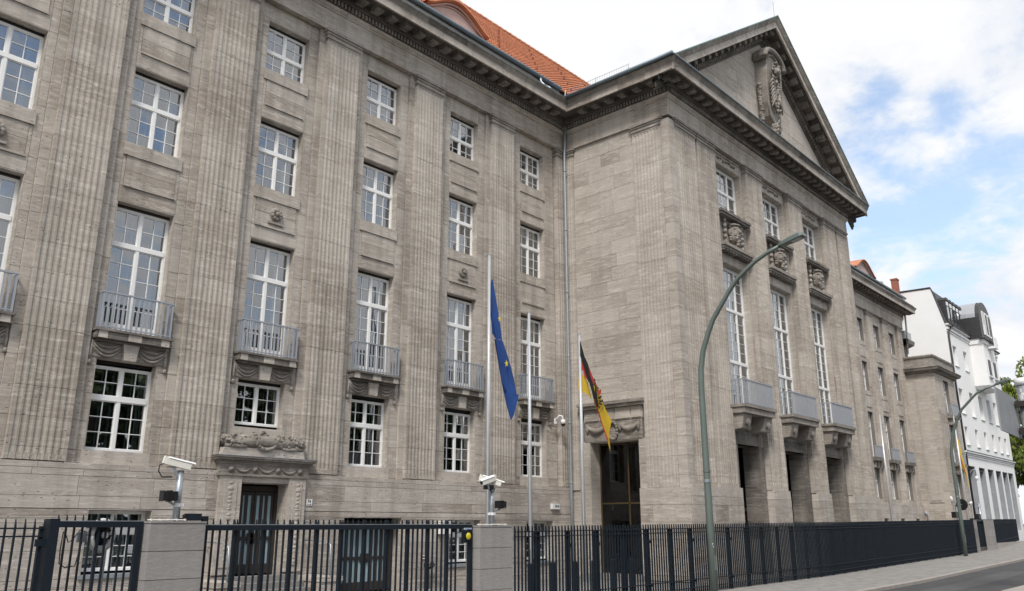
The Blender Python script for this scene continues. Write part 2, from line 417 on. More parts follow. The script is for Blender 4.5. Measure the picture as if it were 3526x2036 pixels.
# ------------------------------------------------------------------ the stone office building
B = thing('office_building', 'long grey limestone office building with fluted pilasters, gabled entrance pavilion and orange tiled roof', 'building', (0, 0, 0))
ZA, ZF = 18.25, 19.05                      # underside of the architrave, top of the frieze
CO = [.02, 3.83, 7.75, 11.76, 15.86, 19.99]   # window axes of the near wing
FX = [59.25, 62.95, 66.65]                 # window axes of the far wing
HW = .79
# --- windows
def window(u0, u1, z0, z1, d, cols, rows_up, rows_lo, zt, f=FR, style='light', panel=0., mull=(.5,), fr=.055, trans2=None, room=1.1):
    """white casement window: frame with mullions and transom, glazing bars, panes, inner sash, curtains, dark room"""
    o = MB(f); e = fr; y1, y0 = d+.03, d-.07
    o.box(u0, u0+e, y0, y1, z0, z1); o.box(u1-e, u1, y0, y1, z0, z1); o.box(u0+e, u1-e, y0, y1, z1-e, z1); o.box(u0+e, u1-e, y0, y1+.015, z0, z0+e)
    if zt: o.box(u0+e, u1-e, y0, y1+.02, zt-.06, zt+.06)
    secs = [(z0+e, zt-.06, rows_lo), (zt+.06, z1-e, rows_up)] if zt else [(z0+e, z1-e, rows_lo)]
    if trans2:
        o.box(u0+e, u1-e, y0, y1+.02, trans2-.06, trans2+.06)
        secs = [(z0+e, zt-.06, rows_lo[0]), (zt+.06, trans2-.06, rows_lo[1]), (trans2+.06, z1-e, rows_up)]
    ue = [u0+e]
    for q in mull:
        c = u0+(u1-u0)*q; ue += [c-.042, c+.042]
        for a, b, _ in secs: o.box(c-.042, c+.042, y0, y1+.01, a, b)
    ue.append(u1-e)
    w = o.build('window', 'white_paint', B)
    bars = MB(f); ins = MB(f); i0 = d-.2
    bays = list(zip(ue[::2], ue[1::2])); cc = cols if isinstance(cols, (list, tuple)) else [cols]*len(bays)
    for (a, b), nc in zip(bays, cc):
        for si, (c, t, nr) in enumerate(secs):
            s = .026
            # sash stiles
            for q in ((a, a+s, c, t), (b-s, b, c, t), (a+s, b-s, c, c+s), (a+s, b-s, t-s, t)): bars.box(q[0], q[1], d-.045, d+.015, q[2], q[3])
            cz = c+s
            if panel and si == 0:
                bars.box(a+s, b-s, d-.03, d+.005, cz, cz+panel); cz += panel
            pw = (b-a-2*s)/nc; ph = (t-s-cz)/nr
            for i in range(1, nc): bars.box(a+s+pw*i-.0095, a+s+pw*i+.0095, d-.03, d+.012, cz, t-s)
            for j in range(1, nr): bars.box(a+s, b-s, d-.031, d+.011, cz+ph*j-.0095, cz+ph*j+.0095)
            for i in range(nc):
                for j in range(nr):
                    g = MB(f); x, z = a+s+pw*i, cz+ph*j; k = R.uniform(-.004, .004); k2 = R.uniform(-.004, .004)
                    g.face(g.p(x, d-.01+k, z), g.p(x+pw, d-.01-k, z), g.p(x+pw, d-.01-k+k2, z+ph), g.p(x, d-.01+k+k2, z+ph))
                    piece('pane', g, 'glass', w)
            # inner sash
            for q in ((a+.03, a+.09, c, t), (b-.09, b-.03, c, t), (a+.09, b-.09, c, c+.06), (a+.09, b-.09, t-.06, t)): ins.box(q[0], q[1], i0-.03, i0, q[2], q[3])
            for j in range(1, nr): ins.box(a+.09, b-.09, i0-.03, i0-.005, cz+ph*j-.015, cz+ph*j+.015)
            for i in range(1, nc): ins.box(a+s+pw*i-.015, a+s+pw*i+.015, i0-.03, i0-.006, c, t)
    bars.build('glazing_bars', 'white_paint', w); ins.build('inner_sash', 'inner_shade_paint', w)
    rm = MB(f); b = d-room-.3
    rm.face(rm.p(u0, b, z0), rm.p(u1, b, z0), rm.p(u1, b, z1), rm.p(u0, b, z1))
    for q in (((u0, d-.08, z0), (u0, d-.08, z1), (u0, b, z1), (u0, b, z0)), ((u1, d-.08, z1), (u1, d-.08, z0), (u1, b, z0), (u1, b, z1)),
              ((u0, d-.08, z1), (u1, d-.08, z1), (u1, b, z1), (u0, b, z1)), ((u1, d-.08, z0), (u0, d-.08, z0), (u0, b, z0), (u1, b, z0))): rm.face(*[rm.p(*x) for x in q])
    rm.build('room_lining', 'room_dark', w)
    # curtains: wavy cloth
    def cloth(x0, x1, c, t, y, n=None):
        m = MB(f); n = n or max(6, int((x1-x0)/.035)); pr = None
        for i in range(n+1):
            x = x0+(x1-x0)*i/n; k = y+.018*math.sin(i*1.9+x*3)+R.uniform(-.006, .006)
            q = (m.p(x, k, c), m.p(x, k, t))
            if pr: m.face(pr[0], q[0], q[1], pr[1])
            pr = q
        return m
    y = d-.34
    if style == 'light':
        wd = (u1-u0); l = R.uniform(.10, .2)*wd; r_ = R.uniform(.12, .26)*wd
        cloth(u0+.02, u0+l, z0+.05, z1-.05, y).build('curtain', 'curtain_cloth', w); cloth(u1-r_, u1-.02, z0+.05, z1-.05, y).build('curtain', 'curtain_cloth', w)
        if R.random() < .3: cloth(u0+.05, u1-.05, z0+.05, z0+(z1-z0)*R.uniform(.3, .62), y-.12).build('net_curtain', 'curtain_cloth', w)
    elif style == 'full':
        cloth(u0+.02, u1-.02, z0+.05, z1-.05, y).build('curtain', 'curtain_cloth', w)
    elif style == 'sides':
        l = R.uniform(.08, .16); cloth(u0+.02, u0+l, z0+.05, z1-.05, y).build('curtain', 'curtain_cloth', w); cloth(u1-l*1.2, u1-.02, z0+.05, z1-.05, y).build('curtain', 'curtain_cloth', w)
    elif style == 'blind':
        m = MB(f); z = z0+.06
        while z < z1-.06: m.box(u0+.03, u1-.03, y, y+.02, z, z+.03); z += .045
        m.build('venetian_blind', 'blind_teal', w)
    return w

# --- fluted pilaster, one block per course
def pilaster(f, uc, w, d, z0, z1, nfl, zoff=0., ch=.7, mat='facade_stone', back=.25, cap=True, d0=None, prof=.021, plainr=.05, capo=.11):
    n = nfl; m_ = plainr*w; pw = (w-2*m_)/n; pts = [(uc-w/2, d)]
    for i in range(n):
        a = uc-w/2+m_+pw*i; k0, k1 = a+pw*.15, a+pw*.85; pts.append((k0, d))
        for t, dd_ in ((.07, .62), (.3, .93), (.5, 1.), (.7, .93), (.93, .62)): pts.append((k0+(k1-k0)*t, d-prof*dd_))
        pts.append((k1, d))
    pts.append((uc+w/2, d))
    base = d-back
    zs = [z0]; z = zoff
    while z <= z0+.2: z += ch
    while z < z1-.15: zs.append(z); z += ch
    zs.append(z1)
    for bi, (a, b) in enumerate(zip(zs, zs[1:])):
        m = MB(f, R.gauss(0, .30)); g = .0032; j = R.uniform(-.004, .004); jx = R.uniform(-.004, .004)
        lo = a+g; 
        fk = lambda zz: 1.3-.62*min(1, max(0, (zz-z0)/(z1-z0)))
        top = [m.p(u+jx, d+(dd-d)*fk(b)+j, b-g) for u, dd in pts]; bot = [m.p(u+jx, d+(dd-d)*fk(a)+j, lo) for u, dd in pts]
        for i in range(len(pts)-1): m.face(bot[i], bot[i+1], top[i+1], top[i])
        tb = (m.p(pts[0][0]+jx, base, b-g), m.p(pts[-1][0]+jx, base, b-g)); bb = (m.p(pts[0][0]+jx, base, lo), m.p(pts[-1][0]+jx, base, lo))
        m.face(bb[0], bot[0], top[0], tb[0]); m.face(bot[-1], bb[1], tb[1], top[-1])
        m.face(*top, tb[1], tb[0]); m.face(*bot[::-1], bb[0], bb[1])
        piece('fluted_block', m, mat, B)
    # stone tongues at the foot of the flutes, small arches at their head
    t = MB(f)
    for i in range(n):
        a = uc-w/2+m_+pw*i; k0, k1 = a+pw*.2, a+pw*.8
        t.box(k0, k1, d-prof, d-.006, z0+.01, z0+.16)
        c = (k0+k1)/2; r = (k1-k0)/2; q = [(k0-.01, z1-.002)]
        for th in range(0, 181, 36): q.append((c-r*math.cos(math.radians(th)), z1-r-.03+r*math.sin(math.radians(th))))
        q.append((k1+.01, z1-.002))
        t.prism([(k0-.005, z1-.004), (k0-.005, z1-r-.03)]+q[1:-1]+[(k1+.005, z1-r-.03), (k1+.005, z1-.004)], d-prof, d-.005)
    t.build('flute_ends', mat, B)['kind'] = 'stuff'
    if cap:
        c = MB(f); o = capo
        for i, (dz0, dz1, pr) in enumerate(((0, .10, .0), (.10, .17, .035), (.17, .25, .02), (.25, .33, .06), (.33, ZA-z1-.003, capo))):
            c.box(uc-w/2-pr, uc+w/2+pr, base, d+pr*.9+.004, z1+dz0, z1+dz1)
        c.build('capital', 'carved_stone', B)

ops = []     # openings in the near wing, wall plane d=.28
RW = [(3.76, 6.05), (6.72, 10.27), (11.93, 14.24), (15.9, 17.66)]
for k, c in enumerate(CO):
    for i, (a, b) in enumerate(RW):
        if k == 2 and i == 0: a = 4.66
        ops.append((c-HW, c+HW, a, b, k, i))
D = .28
wall(FR, -4.0, 22.0, 3.3, ZA+.1, ops, D-.03, .33).build('wall_core', 'mortar', B)
rv = MB(FR)
for o in ops:   # dressed reveals
    a, b, c, e = o[:4]; t = .02
    rv.box(a-.0, a+t, -.02, D-.004, c, e); rv.box(b-t, b, -.02, D-.004, c, e); rv.box(a+t, b-t, -.02, D-.005, e-t, e)
rv.build('window_reveals', 'facade_stone', B)['kind'] = 'stuff'
PC = [-1.9, 1.92]+[(a+b)/2 for a, b in zip(CO[1:], CO[2:])]
for k, c in enumerate(PC):
    pilaster(FR, c, 1.34, .5, 3.44, 17.82, 8, zoff=.24)
    for s in (-1, 1):     # the plain backing strip on both sides, lower step than the shaft
        u = c+s*(.67+.115); ashlar(FR, min(u-.115, u+.115), max(u-.115, u+.115), 3.3, ZA-.01, [], .365, 'facade_stone', B, zoff=.24, th=.13)
pilaster(FR, 21.74, .5, .5, 3.44, 17.82, 3, zoff=.24)
BEL = []
for k, c in enumerate(CO):
    l = (PC[k] + .67+.23); r = (PC[k+1]-.67-.23) if k+1 < len(PC) else 21.44
    bo = [o for o in ops if o[4] == k]
    # side margins of the bay, spandrels between the windows
    ashlar(FR, l, c-HW, 3.44, ZA-.01, [], D, 'facade_stone', B, zoff=.24, ln=3)
    ashlar(FR, c+HW, r, 3.44, ZA-.01, [], D, 'facade_stone', B, zoff=.24, ln=3)
    for z0, z1, big in ((RW[1][1], RW[2][0], 1), (RW[2][1], RW[3][0], 2), (RW[3][1], ZA-.01, 0)):
        if big:
            sb, pb = z1-.36, z0+.42
            m = MB(FR, R.gauss(0, .4)); m.box(c-HW-.015, c+HW+.015, -.02, D+.05, sb, z1+.012); m.build('window_sill', 'facade_stone', B)
            ashlar(FR, c-HW, c+HW, z0+.003, pb, [], D+.003, 'facade_stone', B, ch=5, ln=1.6)
            ashlar(FR, c-HW+.09, c+HW-.09, pb, sb-.005, [], D+.014, 'facade_stone', B, ch=.46, ln=1.6, zoff=pb, th=.06)
            m = MB(FR, 0); m.prism([(c-HW+.09, pb), (c+HW-.09, pb), (c+HW-.09, pb+.05), (c-HW+.09, pb+.05)][::-1], D-.02, D+.048); m.build('panel_ledge', 'facade_stone', B)
            for q in ((c-HW, c-HW+.09), (c+HW-.09, c+HW)): ashlar(FR, *q, pb, sb-.01, [], D, 'facade_stone', B, ch=5)
            if big == 1 and k % 2 == 0:      # carved rosette
                z = (pb+sb)/2+.04; e = MB(); yy = -D-.07
                e.ball((c, yy-.05, z), (.075, .06, .075), 10, 6)
                for i in range(9):
                    t = 2*math.pi*i/9; e.ball((c+.135*math.cos(t), yy, z+.135*math.sin(t)), (.07, .05, .07), 8, 5, .12, i)
                e.tube([(c+.19*math.cos(t), yy+.03, z+.19*math.sin(t)) for t in [2*math.pi*i/20 for i in range(21)]], .03, 6)
                e.build('rosette', 'carved_stone', B, True)
                MB(FR).box(c-.26, c+.26, D+.02, D+.075, z-.33, z-.26).build('rosette_ledge', 'carved_stone', B)
        else: ashlar(FR, c-HW, c+HW, z0+.003, z1, [], D, 'facade_stone', B, ch=5, ln=2)
    # windows
    for o in bo:
        a, b = o[0]+.02, o[1]-.02; i = o[5]; z0, z1 = o[2], o[3]-.11
        MB(FR).box(a, b, -.06, .03, z1+.002, o[3]-.021).build('blind_box', 'door_bronze' if i == 1 else 'black_plastic', B)
        if i == 0 and k != 2: window(a, b, z0+.01, z1-.05, -.0, 2, 2, 3, z0+1.32, style='sides')
        elif i == 0: window(a, b, z0+.09, z1, -.0, 2, 0, 3, None, style='sides')
        elif i == 1: window(a, b, z0+.01, z1, -.0, 2, 2, 5, z0+2.42, style='full' if R.random() < .35 else 'light', panel=.22)
        elif i == 2: window(a, b, z0+.01, z1, -.0, 2, 2, 3, z0+1.34)
        else: window(a, b, z0+.01, z1, -.0, 2, 2, 2, z0+.80)
    # swag panel, keystone and slab under the french window
    zb = 6.05
    m = MB(FR, -.4); m.box(c-1.0, c+1.0, D-.03, D+.03, zb+.0, 6.5); m.build('swag_panel', 'carved_stone', B)
    for s in (-1, 1):
        e = MB(); x0, x1 = c+s*.22, c+s*.92
        for dz, r, sag in ((.40, .025, .14), (.34, .038, .20), (.27, .03, .23)):
            e.tube([(x0+(x1-x0)*t, -D-.05, zb+dz-sag*(1-(2*t-1)**2)) for t in [i/12 for i in range(13)]], [r*(.55+.45*math.sin(math.pi*i/12)) for i in range(13)], 6)
        pr = None
        for i in range(15):     # scalloped hem
            t = i/14; x = x0+(x1-x0)*t; e.ball((x, -D-.035, zb+.21-.16*(1-(2*t-1)**2)), (.034, .025, .03), 6, 4)
        e.tube([(x1+s*.02, -D-.04, zb+.4), (x1+s*.04, -D-.05, zb+.1), (x1+s*.045, -D-.05, zb-.12)], [.02, .035, .02], 6)
        e.ball((x1+s*.045, -D-.05, zb-.15), (.055, .045, .07), 8, 5)
        e.build('swag', 'carved_stone', B, True)
    e = MB(FR, .8); q = [(c-.15, zb-.02), (c+.15, zb-.02), (c+.21, 6.5), (c-.21, 6.5)]; e.prism(q[::-1], D, D+.14); e.build('keystone', 'facade_stone', B)
    bl = MB(FR, -.5); w = .96
    bl.box(c-w+.05, c+w-.05, D-.02, D+.17, 6.44, 6.5); bl.box(c-w, c+w, D-.02, D+.27, 6.5, 6.68); bl.box(c-w-.04, c+w+.04, D-.02, D+.32, 6.68, 6.74)
    bo_ = bl.build('balcony', 'soot_shade_stone', B)
    for t, ww in ((-.8, .11), (0, .17), (.8, .11)):
        e = MB(FR, .9); e.box(c+t-ww, c+t+ww, D+.25, D+.285, 6.502, 6.678); e.build('balcony_block', 'facade_stone', bo_)
    ra, rb, ry = c-.92, c+.92, D+.27
    h = MB(FR); h.box(ra-.02, rb+.02, ry-.025, ry+.025, 7.66, 7.70); h.box(ra, rb, ry-.015, ry+.015, 6.78, 6.81)
    for uu in (ra, rb): h.box(uu-.02, uu+.02, D, ry-.026, 7.66, 7.70)
    h.build('handrail', 'railing_grey', bo_)
    n = 14
    bm_ = MB(FR).box(-.022, .022, -.012, .012, 6.75, 7.66).mesh('railing_bar', 'railing_grey')
    for i in range(n+1): link('railing_bar', bm_, bo_, (ra+.02+(rb-ra-.04)*i/n, -ry, 0))
    for uu in (ra, rb):
        for t in (.33, .72): link('railing_bar', bm_, bo_, (uu, -(D+(ry-D)*t), 0))

# --- plinth of the near wing
DP = .54
pops = [(3.22, 4.80, .80, 2.36), (6.95, 8.66, .3, 3.12), (10.72, 13.05, -.1, 2.21), (15.1, 16.74, .62, 2.16), (19.18, 20.82, .58, 2.13), (-.6, .95, .82, 2.37)]
wall(FR, -4.0, 22.0, -.3, 3.3, pops, DP-.03, .5).build('plinth_core', 'mortar', B)
ashlar(FR, -4.0, 21.99, -.1, 3.42, pops, DP, 'plinth_stone', B, ch=.62, ln=1.75, zoff=.18, th=.3)
pr = MB(FR)
for o in pops:
    a, b, c, e = o; pr.box(a, a+.02, .06, DP-.003, c, e); pr.box(b-.02, b, .06, DP-.003, c, e); pr.box(a+.02, b-.02, .06, DP-.004, e-.02, e)
pr.build('plinth_reveals', 'plinth_stone', B)['kind'] = 'stuff'
for k, c in enumerate(CO):      # the stone breast below each ground-floor window
    a = RW[0][0] if k != 2 else 4.66
    m = MB(FR, .5); m.box(c-HW-.06, c+HW+.06, -.02, D+.012, 3.42, a-.005); m.build('window_breast', 'plinth_stone', B)
for o, st in ((pops[0], 'blind'), (pops[3], 'blind'), (pops[4], 'light'), (pops[5], 'blind')):
    a, b, c, e = o; window(a+.02, b-.02, c+.12, e-.03, .16, 2, 1, 3, e-.52, style=st)
    MB(FR).box(a-.04, b+.04, .1, DP+.05, c-.03, c+.06).build('window_ledge', 'galvanised', B)
# --- doors: bronze frames with tall frosted strips
def bronze_door(u0, u1, z0, z1, d, nstrip, mid, rail, handle=True, leaves=2):
    o = MB(FR); o.box(u0, u1, d-.10, d-.06, z0, z1); o.box(u0, u0+.1, d-.06, d+.03, z0, z1); o.box(u1-.1, u1, d-.06, d+.03, z0, z1); o.box(u0+.1, u1-.1, d-.06, d+.03, z1-.14, z1)
    dr = o.build('door', 'door_bronze', B)
    w = (u1-u0-.2)/leaves
    for q in range(leaves):
        a = u0+.1+w*q+.008; b = a+w-.016; lf = MB(FR)
        lf.box(a, a+.07, d-.055, d, z0+.02, z1-.16); lf.box(b-.07, b, d-.055, d, z0+.02, z1-.16)
        lf.box(a+.07, b-.07, d-.055, d, z0+.02, z0+.28); lf.box(a+.07, b-.07, d-.055, d, z1-.26, z1-.16); lf.box(a+.07, b-.07, d-.055, d+.01, mid-.05, mid+.05)
        sw = (b-a-.14)/nstrip
        for i in range(1, nstrip): lf.box(a+.07+sw*i-.045, a+.07+sw*i+.045, d-.055, d-.002, z0+.28, z1-.26)
        lo = lf.build('door_leaf', 'door_bronze', B)
        for i in range(nstrip):
            for c, e in ((z0+.28, mid-.05), (mid+.05, z1-.26)):
                x0 = a+.07+sw*i+(.045 if i else 0); x1 = a+.07+sw*(i+1)-(.045 if i < nstrip-1 else 0)
                g = MB(FR); g.box(x0, x1, d-.04, d-.03, c, e); g.build('glass_strip', 'frosted_glass', lo)
        if handle:
            hx = b-.05 if q == 0 else a+.05
            hm = MB(FR); hm.box(hx-.1, hx+.1, d+.004, d+.02, mid-.14, mid+.14); hm.box(hx-.015, hx+.015, d+.02, d+.07, mid-.015, mid+.015); hm.box(hx-.07, hx+.07, d+.055, d+.075, mid-.012, mid+.012)
            hm.build('door_handle', 'door_bronze', lo)
bronze_door(7.17, 8.64, .66, 3.05, .10, 3, 1.62, 0)
bronze_door(10.80, 12.97, 0.0, 2.1, .12, 4, .98, 0)
# --- portal of the side door
pt = MB(FR, .2)
for a, b in ((6.5, 7.15), (8.66, 9.22)): pt.box(a, b, DP-.02, DP+.10, .72, 3.28); pt.box(a+.14, b-.14, DP+.10, DP+.125, .9, 3.16)
pt.box(7.15, 8.66, DP-.02, DP+.06, 3.12, 3.28)
po = pt.build('portal', 'plinth_stone', B)
fz = MB(FR, -.1); fz.box(6.42, 9.30, DP-.02, DP+.14, 3.28, 3.34); fz.box(6.44, 9.28, DP-.02, DP+.12, 3.34, 3.60); fz.build('portal_frieze', 'carved_stone', po)
cr = MB(FR, -.2)
for a, b, o_ in ((3.60, 3.65, .13), (3.65, 3.70, .16), (3.70, 3.76, .22), (3.76, 3.80, .26)): cr.box(6.44-o_+.08, 9.28+o_-.08, DP-.02, DP+.02+o_, a, b)
cr.build('portal_cornice', 'carved_stone', po)
MB(FR).box(6.24, 9.48, DP-.02, DP+.29, 3.802, 3.815).build('portal_flashing', 'galvanised', po)
yy = -DP-.135
for i in range(4):
    x0 = 6.78+i*.73; e = MB(); e.disc((x0, yy, 3.46), .085, (0, -1, 0), .05, 14); e.disc((x0, yy-.02, 3.46), .045, (0, -1, 0), .05, 10)
    if i < 3: e.tube([(x0+.1+.53*t, yy, 3.53-.13*(1-(2*t-1)**2)) for t in [j/10 for j in range(11)]], [.012+.028*math.sin(math.pi*j/10) for j in range(11)], 6)
    e.build('portal_ornament', 'carved_stone', po, True)
for a in (6.66, 8.80):      # candelabra carving on the jambs
    e = MB(); z = 1.0; i = 0; q = random.Random(3)
    while z < 3.1:
        r = q.uniform(.035, .095); e.ball((a+.16, -DP-.125, z), (r, .014, q.uniform(.03, .07)), 8, 5, .15, i); z += q.uniform(.07, .15); i += 1
    e.build('candelabra_carving', 'plinth_stone', po, True)
# reclining lions with a wreath above the portal
bs = MB(FR, .4); bs.taper(6.46, 9.10, D-.02, DP+.14, 3.815, 4.03, .05, .0); bs.build('portal_relief_base', 'plinth_stone', po)
lv = MB(); cx_, q = 7.78, random.Random(5)
def lump(x, y, z, r, n, sp, am=.3, s0=0):
    for i in range(n):
        lv.ball((x+q.gauss(0, sp[0]), y+q.gauss(0, sp[1]), z+q.gauss(0, sp[2])), (r*q.uniform(.6, 1.2), r*.8, r*q.uniform(.6, 1.2)), 7, 5, am, s0+i)
lv.tube([(cx_-1.28, -.56, 4.24), (cx_-.6, -.58, 4.24), (cx_, -.60, 4.25), (cx_+.6, -.58, 4.24), (cx_+1.26, -.56, 4.22)], [.14, .18, .19, .18, .14], 12)
for s in (-1, 1):
    lump(cx_+s*1.06, -.63, 4.25, .046, 120, (.11, .04, .06), .5, 100); lump(cx_+s*.78, -.67, 4.24, .036, 70, (.15, .03, .075), .45, 200); lump(cx_+s*.42, -.69, 4.28, .038, 70, (.1, .03, .07), .45, 300)
    lv.tube([(cx_+s*1.24, -.64, 4.09), (cx_+s*.9, -.68, 4.07), (cx_+s*.6, -.68, 4.07)], [.06, .055, .045], 8)
for i in range(34):
    t = math.pi*(1+i/33); lv.ball((cx_+.36*math.cos(t), -.72+q.uniform(-.02, .02), 4.33+.30*math.sin(t)), (.062, .055, .055), 7, 5, .3, i)
for i in range(22):
    t = math.pi*(1+i/21); lv.ball((cx_+.24*math.cos(t), -.72, 4.34+.18*math.sin(t)), (.045, .05, .04), 7, 5, .3, i)
lump(cx_-.05, -.68, 4.38, .05, 14, (.08, .03, .07)); lv.tube([(cx_-.12+.09*math.cos(t), -.70, 4.45+.09*math.sin(t)) for t in [i*.63 for i in range(11)]], .022, 6)
lv.build('portal_relief', 'carved_stone', po, True)
st = MB(); 
sp = thing('entrance_steps', 'pale stone steps with low side blocks below the portal door numbered 76', 'steps', (0, 0, 0))
for i, z in enumerate((.66, .5, .34, .18)):
    m = MB(FR, R.gauss(0, .4)); m.box(6.5+0*i, 8.95, DP+.001 if i == 0 else DP+.3*i+.1, DP+.3*(i+1)+.1, -.02 if i == 0 else -.02, z); m.build('step', 'court_paving', sp)
for a, b in ((5.86, 6.48), (8.97, 9.6)): m = MB(FR, -.2); m.box(a, b, DP+.001, DP+1.5, -.02, .50); m.box(a-.03, b+.03, DP+.001, DP+1.54, .50, .62); m.build('side_block', 'plinth_stone', sp)
for a in (6.2, 9.3):
    m = MB(); m.tube([(a, -DP-1.4, .62), (a, -DP-1.35, 1.45), (a, -DP-1.0, 1.55), (a, -DP-.02, 1.57)], .022, 6); m.build('handrail', 'galvanised', sp, True)

# ------------------------------------------------------------------ entablature and cornice all round
PATH = [(-6, -.5), (22.0, -.5), (22.0, -5.93), (41.8, -5.93), (41.8, -.5), (69.4, -.5), (69.4, 7)]
def mitre(path, o):
    """offset a plan polyline outward (to its right) by o with mitred corners"""
    out = []; P = [Vector(q) for q in path]
    for i, p in enumerate(P):
        d0 = (P[i]-P[i-1]).normalized() if i else None; d1 = (P[i+1]-P[i]).normalized() if i < len(P)-1 else None
        n0 = Vector((d0.y, -d0.x)) if d0 else None; n1 = Vector((d1.y, -d1.x)) if d1 else None
        if n0 is None: out.append(p+n1*o); continue
        if n1 is None: out.append(p+n0*o); continue
        b = (n0+n1); b = b/b.dot(n0); out.append(p+b*o)
    return out
def sweep(name, path, prof, mat, parent=B, seg=2.2, tonevar=.35, zf=None):
    """prof: list of (offset, z), low to high along the outside"""
    rows = [mitre(path, o) for o, _ in prof]; m = MB()
    for i in range(len(path)-1):
        L = (Vector(path[i+1])-Vector(path[i])).length; n = max(1, round(L/seg))
        for s in range(n):
            m.tone = R.gauss(0, tonevar)
            for j in range(len(prof)-1):
                q = []
                for (jj, t) in ((j, s/n), (j, (s+1)/n), (j+1, (s+1)/n), (j+1, s/n)):
                    p = rows[jj][i].lerp(rows[jj][i+1], t); q.append(m.p(p.x, p.y, prof[jj][1]))
                m.face(*q)
    return m.build(name, mat, parent)
sweep('frieze', PATH, [(-.7, ZA), (-.06, ZA), (0, ZA), (0, ZF-.06), (.035, ZF-.05), (.035, ZF), (.07, ZF+.03), (.12, ZF+.10), (.12, ZF+.13)], 'facade_stone', seg=1.9)
sweep('bed_moulding', PATH, [(.10, ZF+.13), (.10, ZF+.36), (.22, ZF+.37), (.25, ZF+.42), (.25, ZF+.47), (.30, ZF+.47), (.30, ZF+.66), (.9, ZF+.67)], 'soffit_soot_shade_stone')
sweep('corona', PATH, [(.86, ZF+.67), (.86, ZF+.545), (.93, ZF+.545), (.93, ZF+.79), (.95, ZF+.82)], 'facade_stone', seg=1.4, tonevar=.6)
sweep('sima', PATH, [(.95, ZF+.82), (.97, ZF+.86), (1.0, ZF+.92), (1.05, ZF+1.0), (1.07, ZF+1.0), (1.07, ZF+1.03), (.2, ZF+1.12)], 'soot_shade_stone', tonevar=.7)
# dentils
dn = MB()
for (a, b) in zip(PATH[:-1], PATH[1:]):
    a, b = Vector(a), Vector(b); d = (b-a).normalized(); nrm = Vector((d.y, -d.x)); L = (b-a).length; s = .1
    while s < L-.05:
        c0 = a+d*s; q = [c0+nrm*.1, c0+d*.085+nrm*.1, c0+d*.085+nrm*.19, c0+nrm*.19]
        i = [dn.p(v.x, v.y, z) for z in (ZF+.17, ZF+.35) for v in q]
        for f_ in ((0, 1, 2, 3), (4, 7, 6, 5), (2, 1, 5, 6), (3, 2, 6, 7), (0, 3, 7, 4)): dn.face(*[i[k] for k in f_])
        s += .15
o = dn.build('dentils', 'soot_shade_stone', B); o['kind'] = 'stuff'
# modillions: block with a little cap
mm = MB(FR, 0); mm.box(-.16, .16, .25, .70, -.19, -.012); mm.box(-.19, .19, .25, .74, -.05, -.004); mm.taper(-.13, .13, .42, .68, -.24, -.19, .0, .0)
mme = mm.mesh('modillion', 'soot_shade_stone')
def modillions(p0, p1, n, rz, skip_end=0):
    for i in range(n):
        t = (i+.5)/n; o = link('modillion', mme, B, (p0[0]+(p1[0]-p0[0])*t, p0[1]+(p1[1]-p0[1])*t, ZF+.67)); o.rotation_euler.z = rz
modillions((-1.0, -.5), (21.1, -.5), 33, 0); modillions((22.0, -1.6), (22.0, -6.6), 7, -math.pi/2); modillions((21.5, -5.93), (42.1, -5.93), 31, 0); modillions((42.9, -.5), (70.2, -.5), 40, 0)
# low attic with the eaves gutter on top (near and far wing)
for a, b in ((-6, 21.2), (42.6, 69.6)):
    sweep('attic_wall', [(a, -.75), (b, -.75)], [(0, ZF+1.05), (0, ZF+1.45), (.04, ZF+1.47), (.08, ZF+1.58), (.17, ZF+1.66), (.17, ZF+1.76), (.0, ZF+1.8)], 'carved_stone')
    gt = MB(); gt.tube([(a, -.99, ZF+1.86), (b, -.99, ZF+1.86)], .10, 8); gt.build('gutter', 'zinc', B, True)
    fl = MB(); fl.face(fl.p(a, -1.05, ZF+1.80), fl.p(b, -1.05, ZF+1.80), fl.p(b, -.62, ZF+1.98), fl.p(a, -.62, ZF+1.98)); fl.build('eaves_flashing', 'zinc', B)
    g2 = MB(); g2.tube([(a, -1.53, ZF+1.06), (b, -1.53, ZF+1.06)], .05, 6); g2.build('cornice_flashing', 'zinc', B, True)
e = MB(); e.tube([(19.75, -1.0, ZF+1.83), (19.8, -1.02, ZF+1.6), (19.85, -1.2, ZF+1.35), (19.9, -1.42, ZF+1.2), (19.9, -1.48, ZF+1.05)], .06, 8); e.build('swan_neck_pipe', 'galvanised', B, True)
e = MB(); e.tube([(21.86, -.72, ZF+.66), (21.86, -.66, ZA+.1), (21.84, -.64, ZA-.3), (21.84, -.64, 12), (21.84, -.66, 3.3), (21.84, -.68, .1)], .062, 10)
for z in (17.2, 14.4, 11.6, 8.8, 6, 3.6, 1.2): e.disc((21.84, -.65, z), .08, (0, 0, 1), .05, 10)
e.build('downpipe', 'galvanised', B, True)

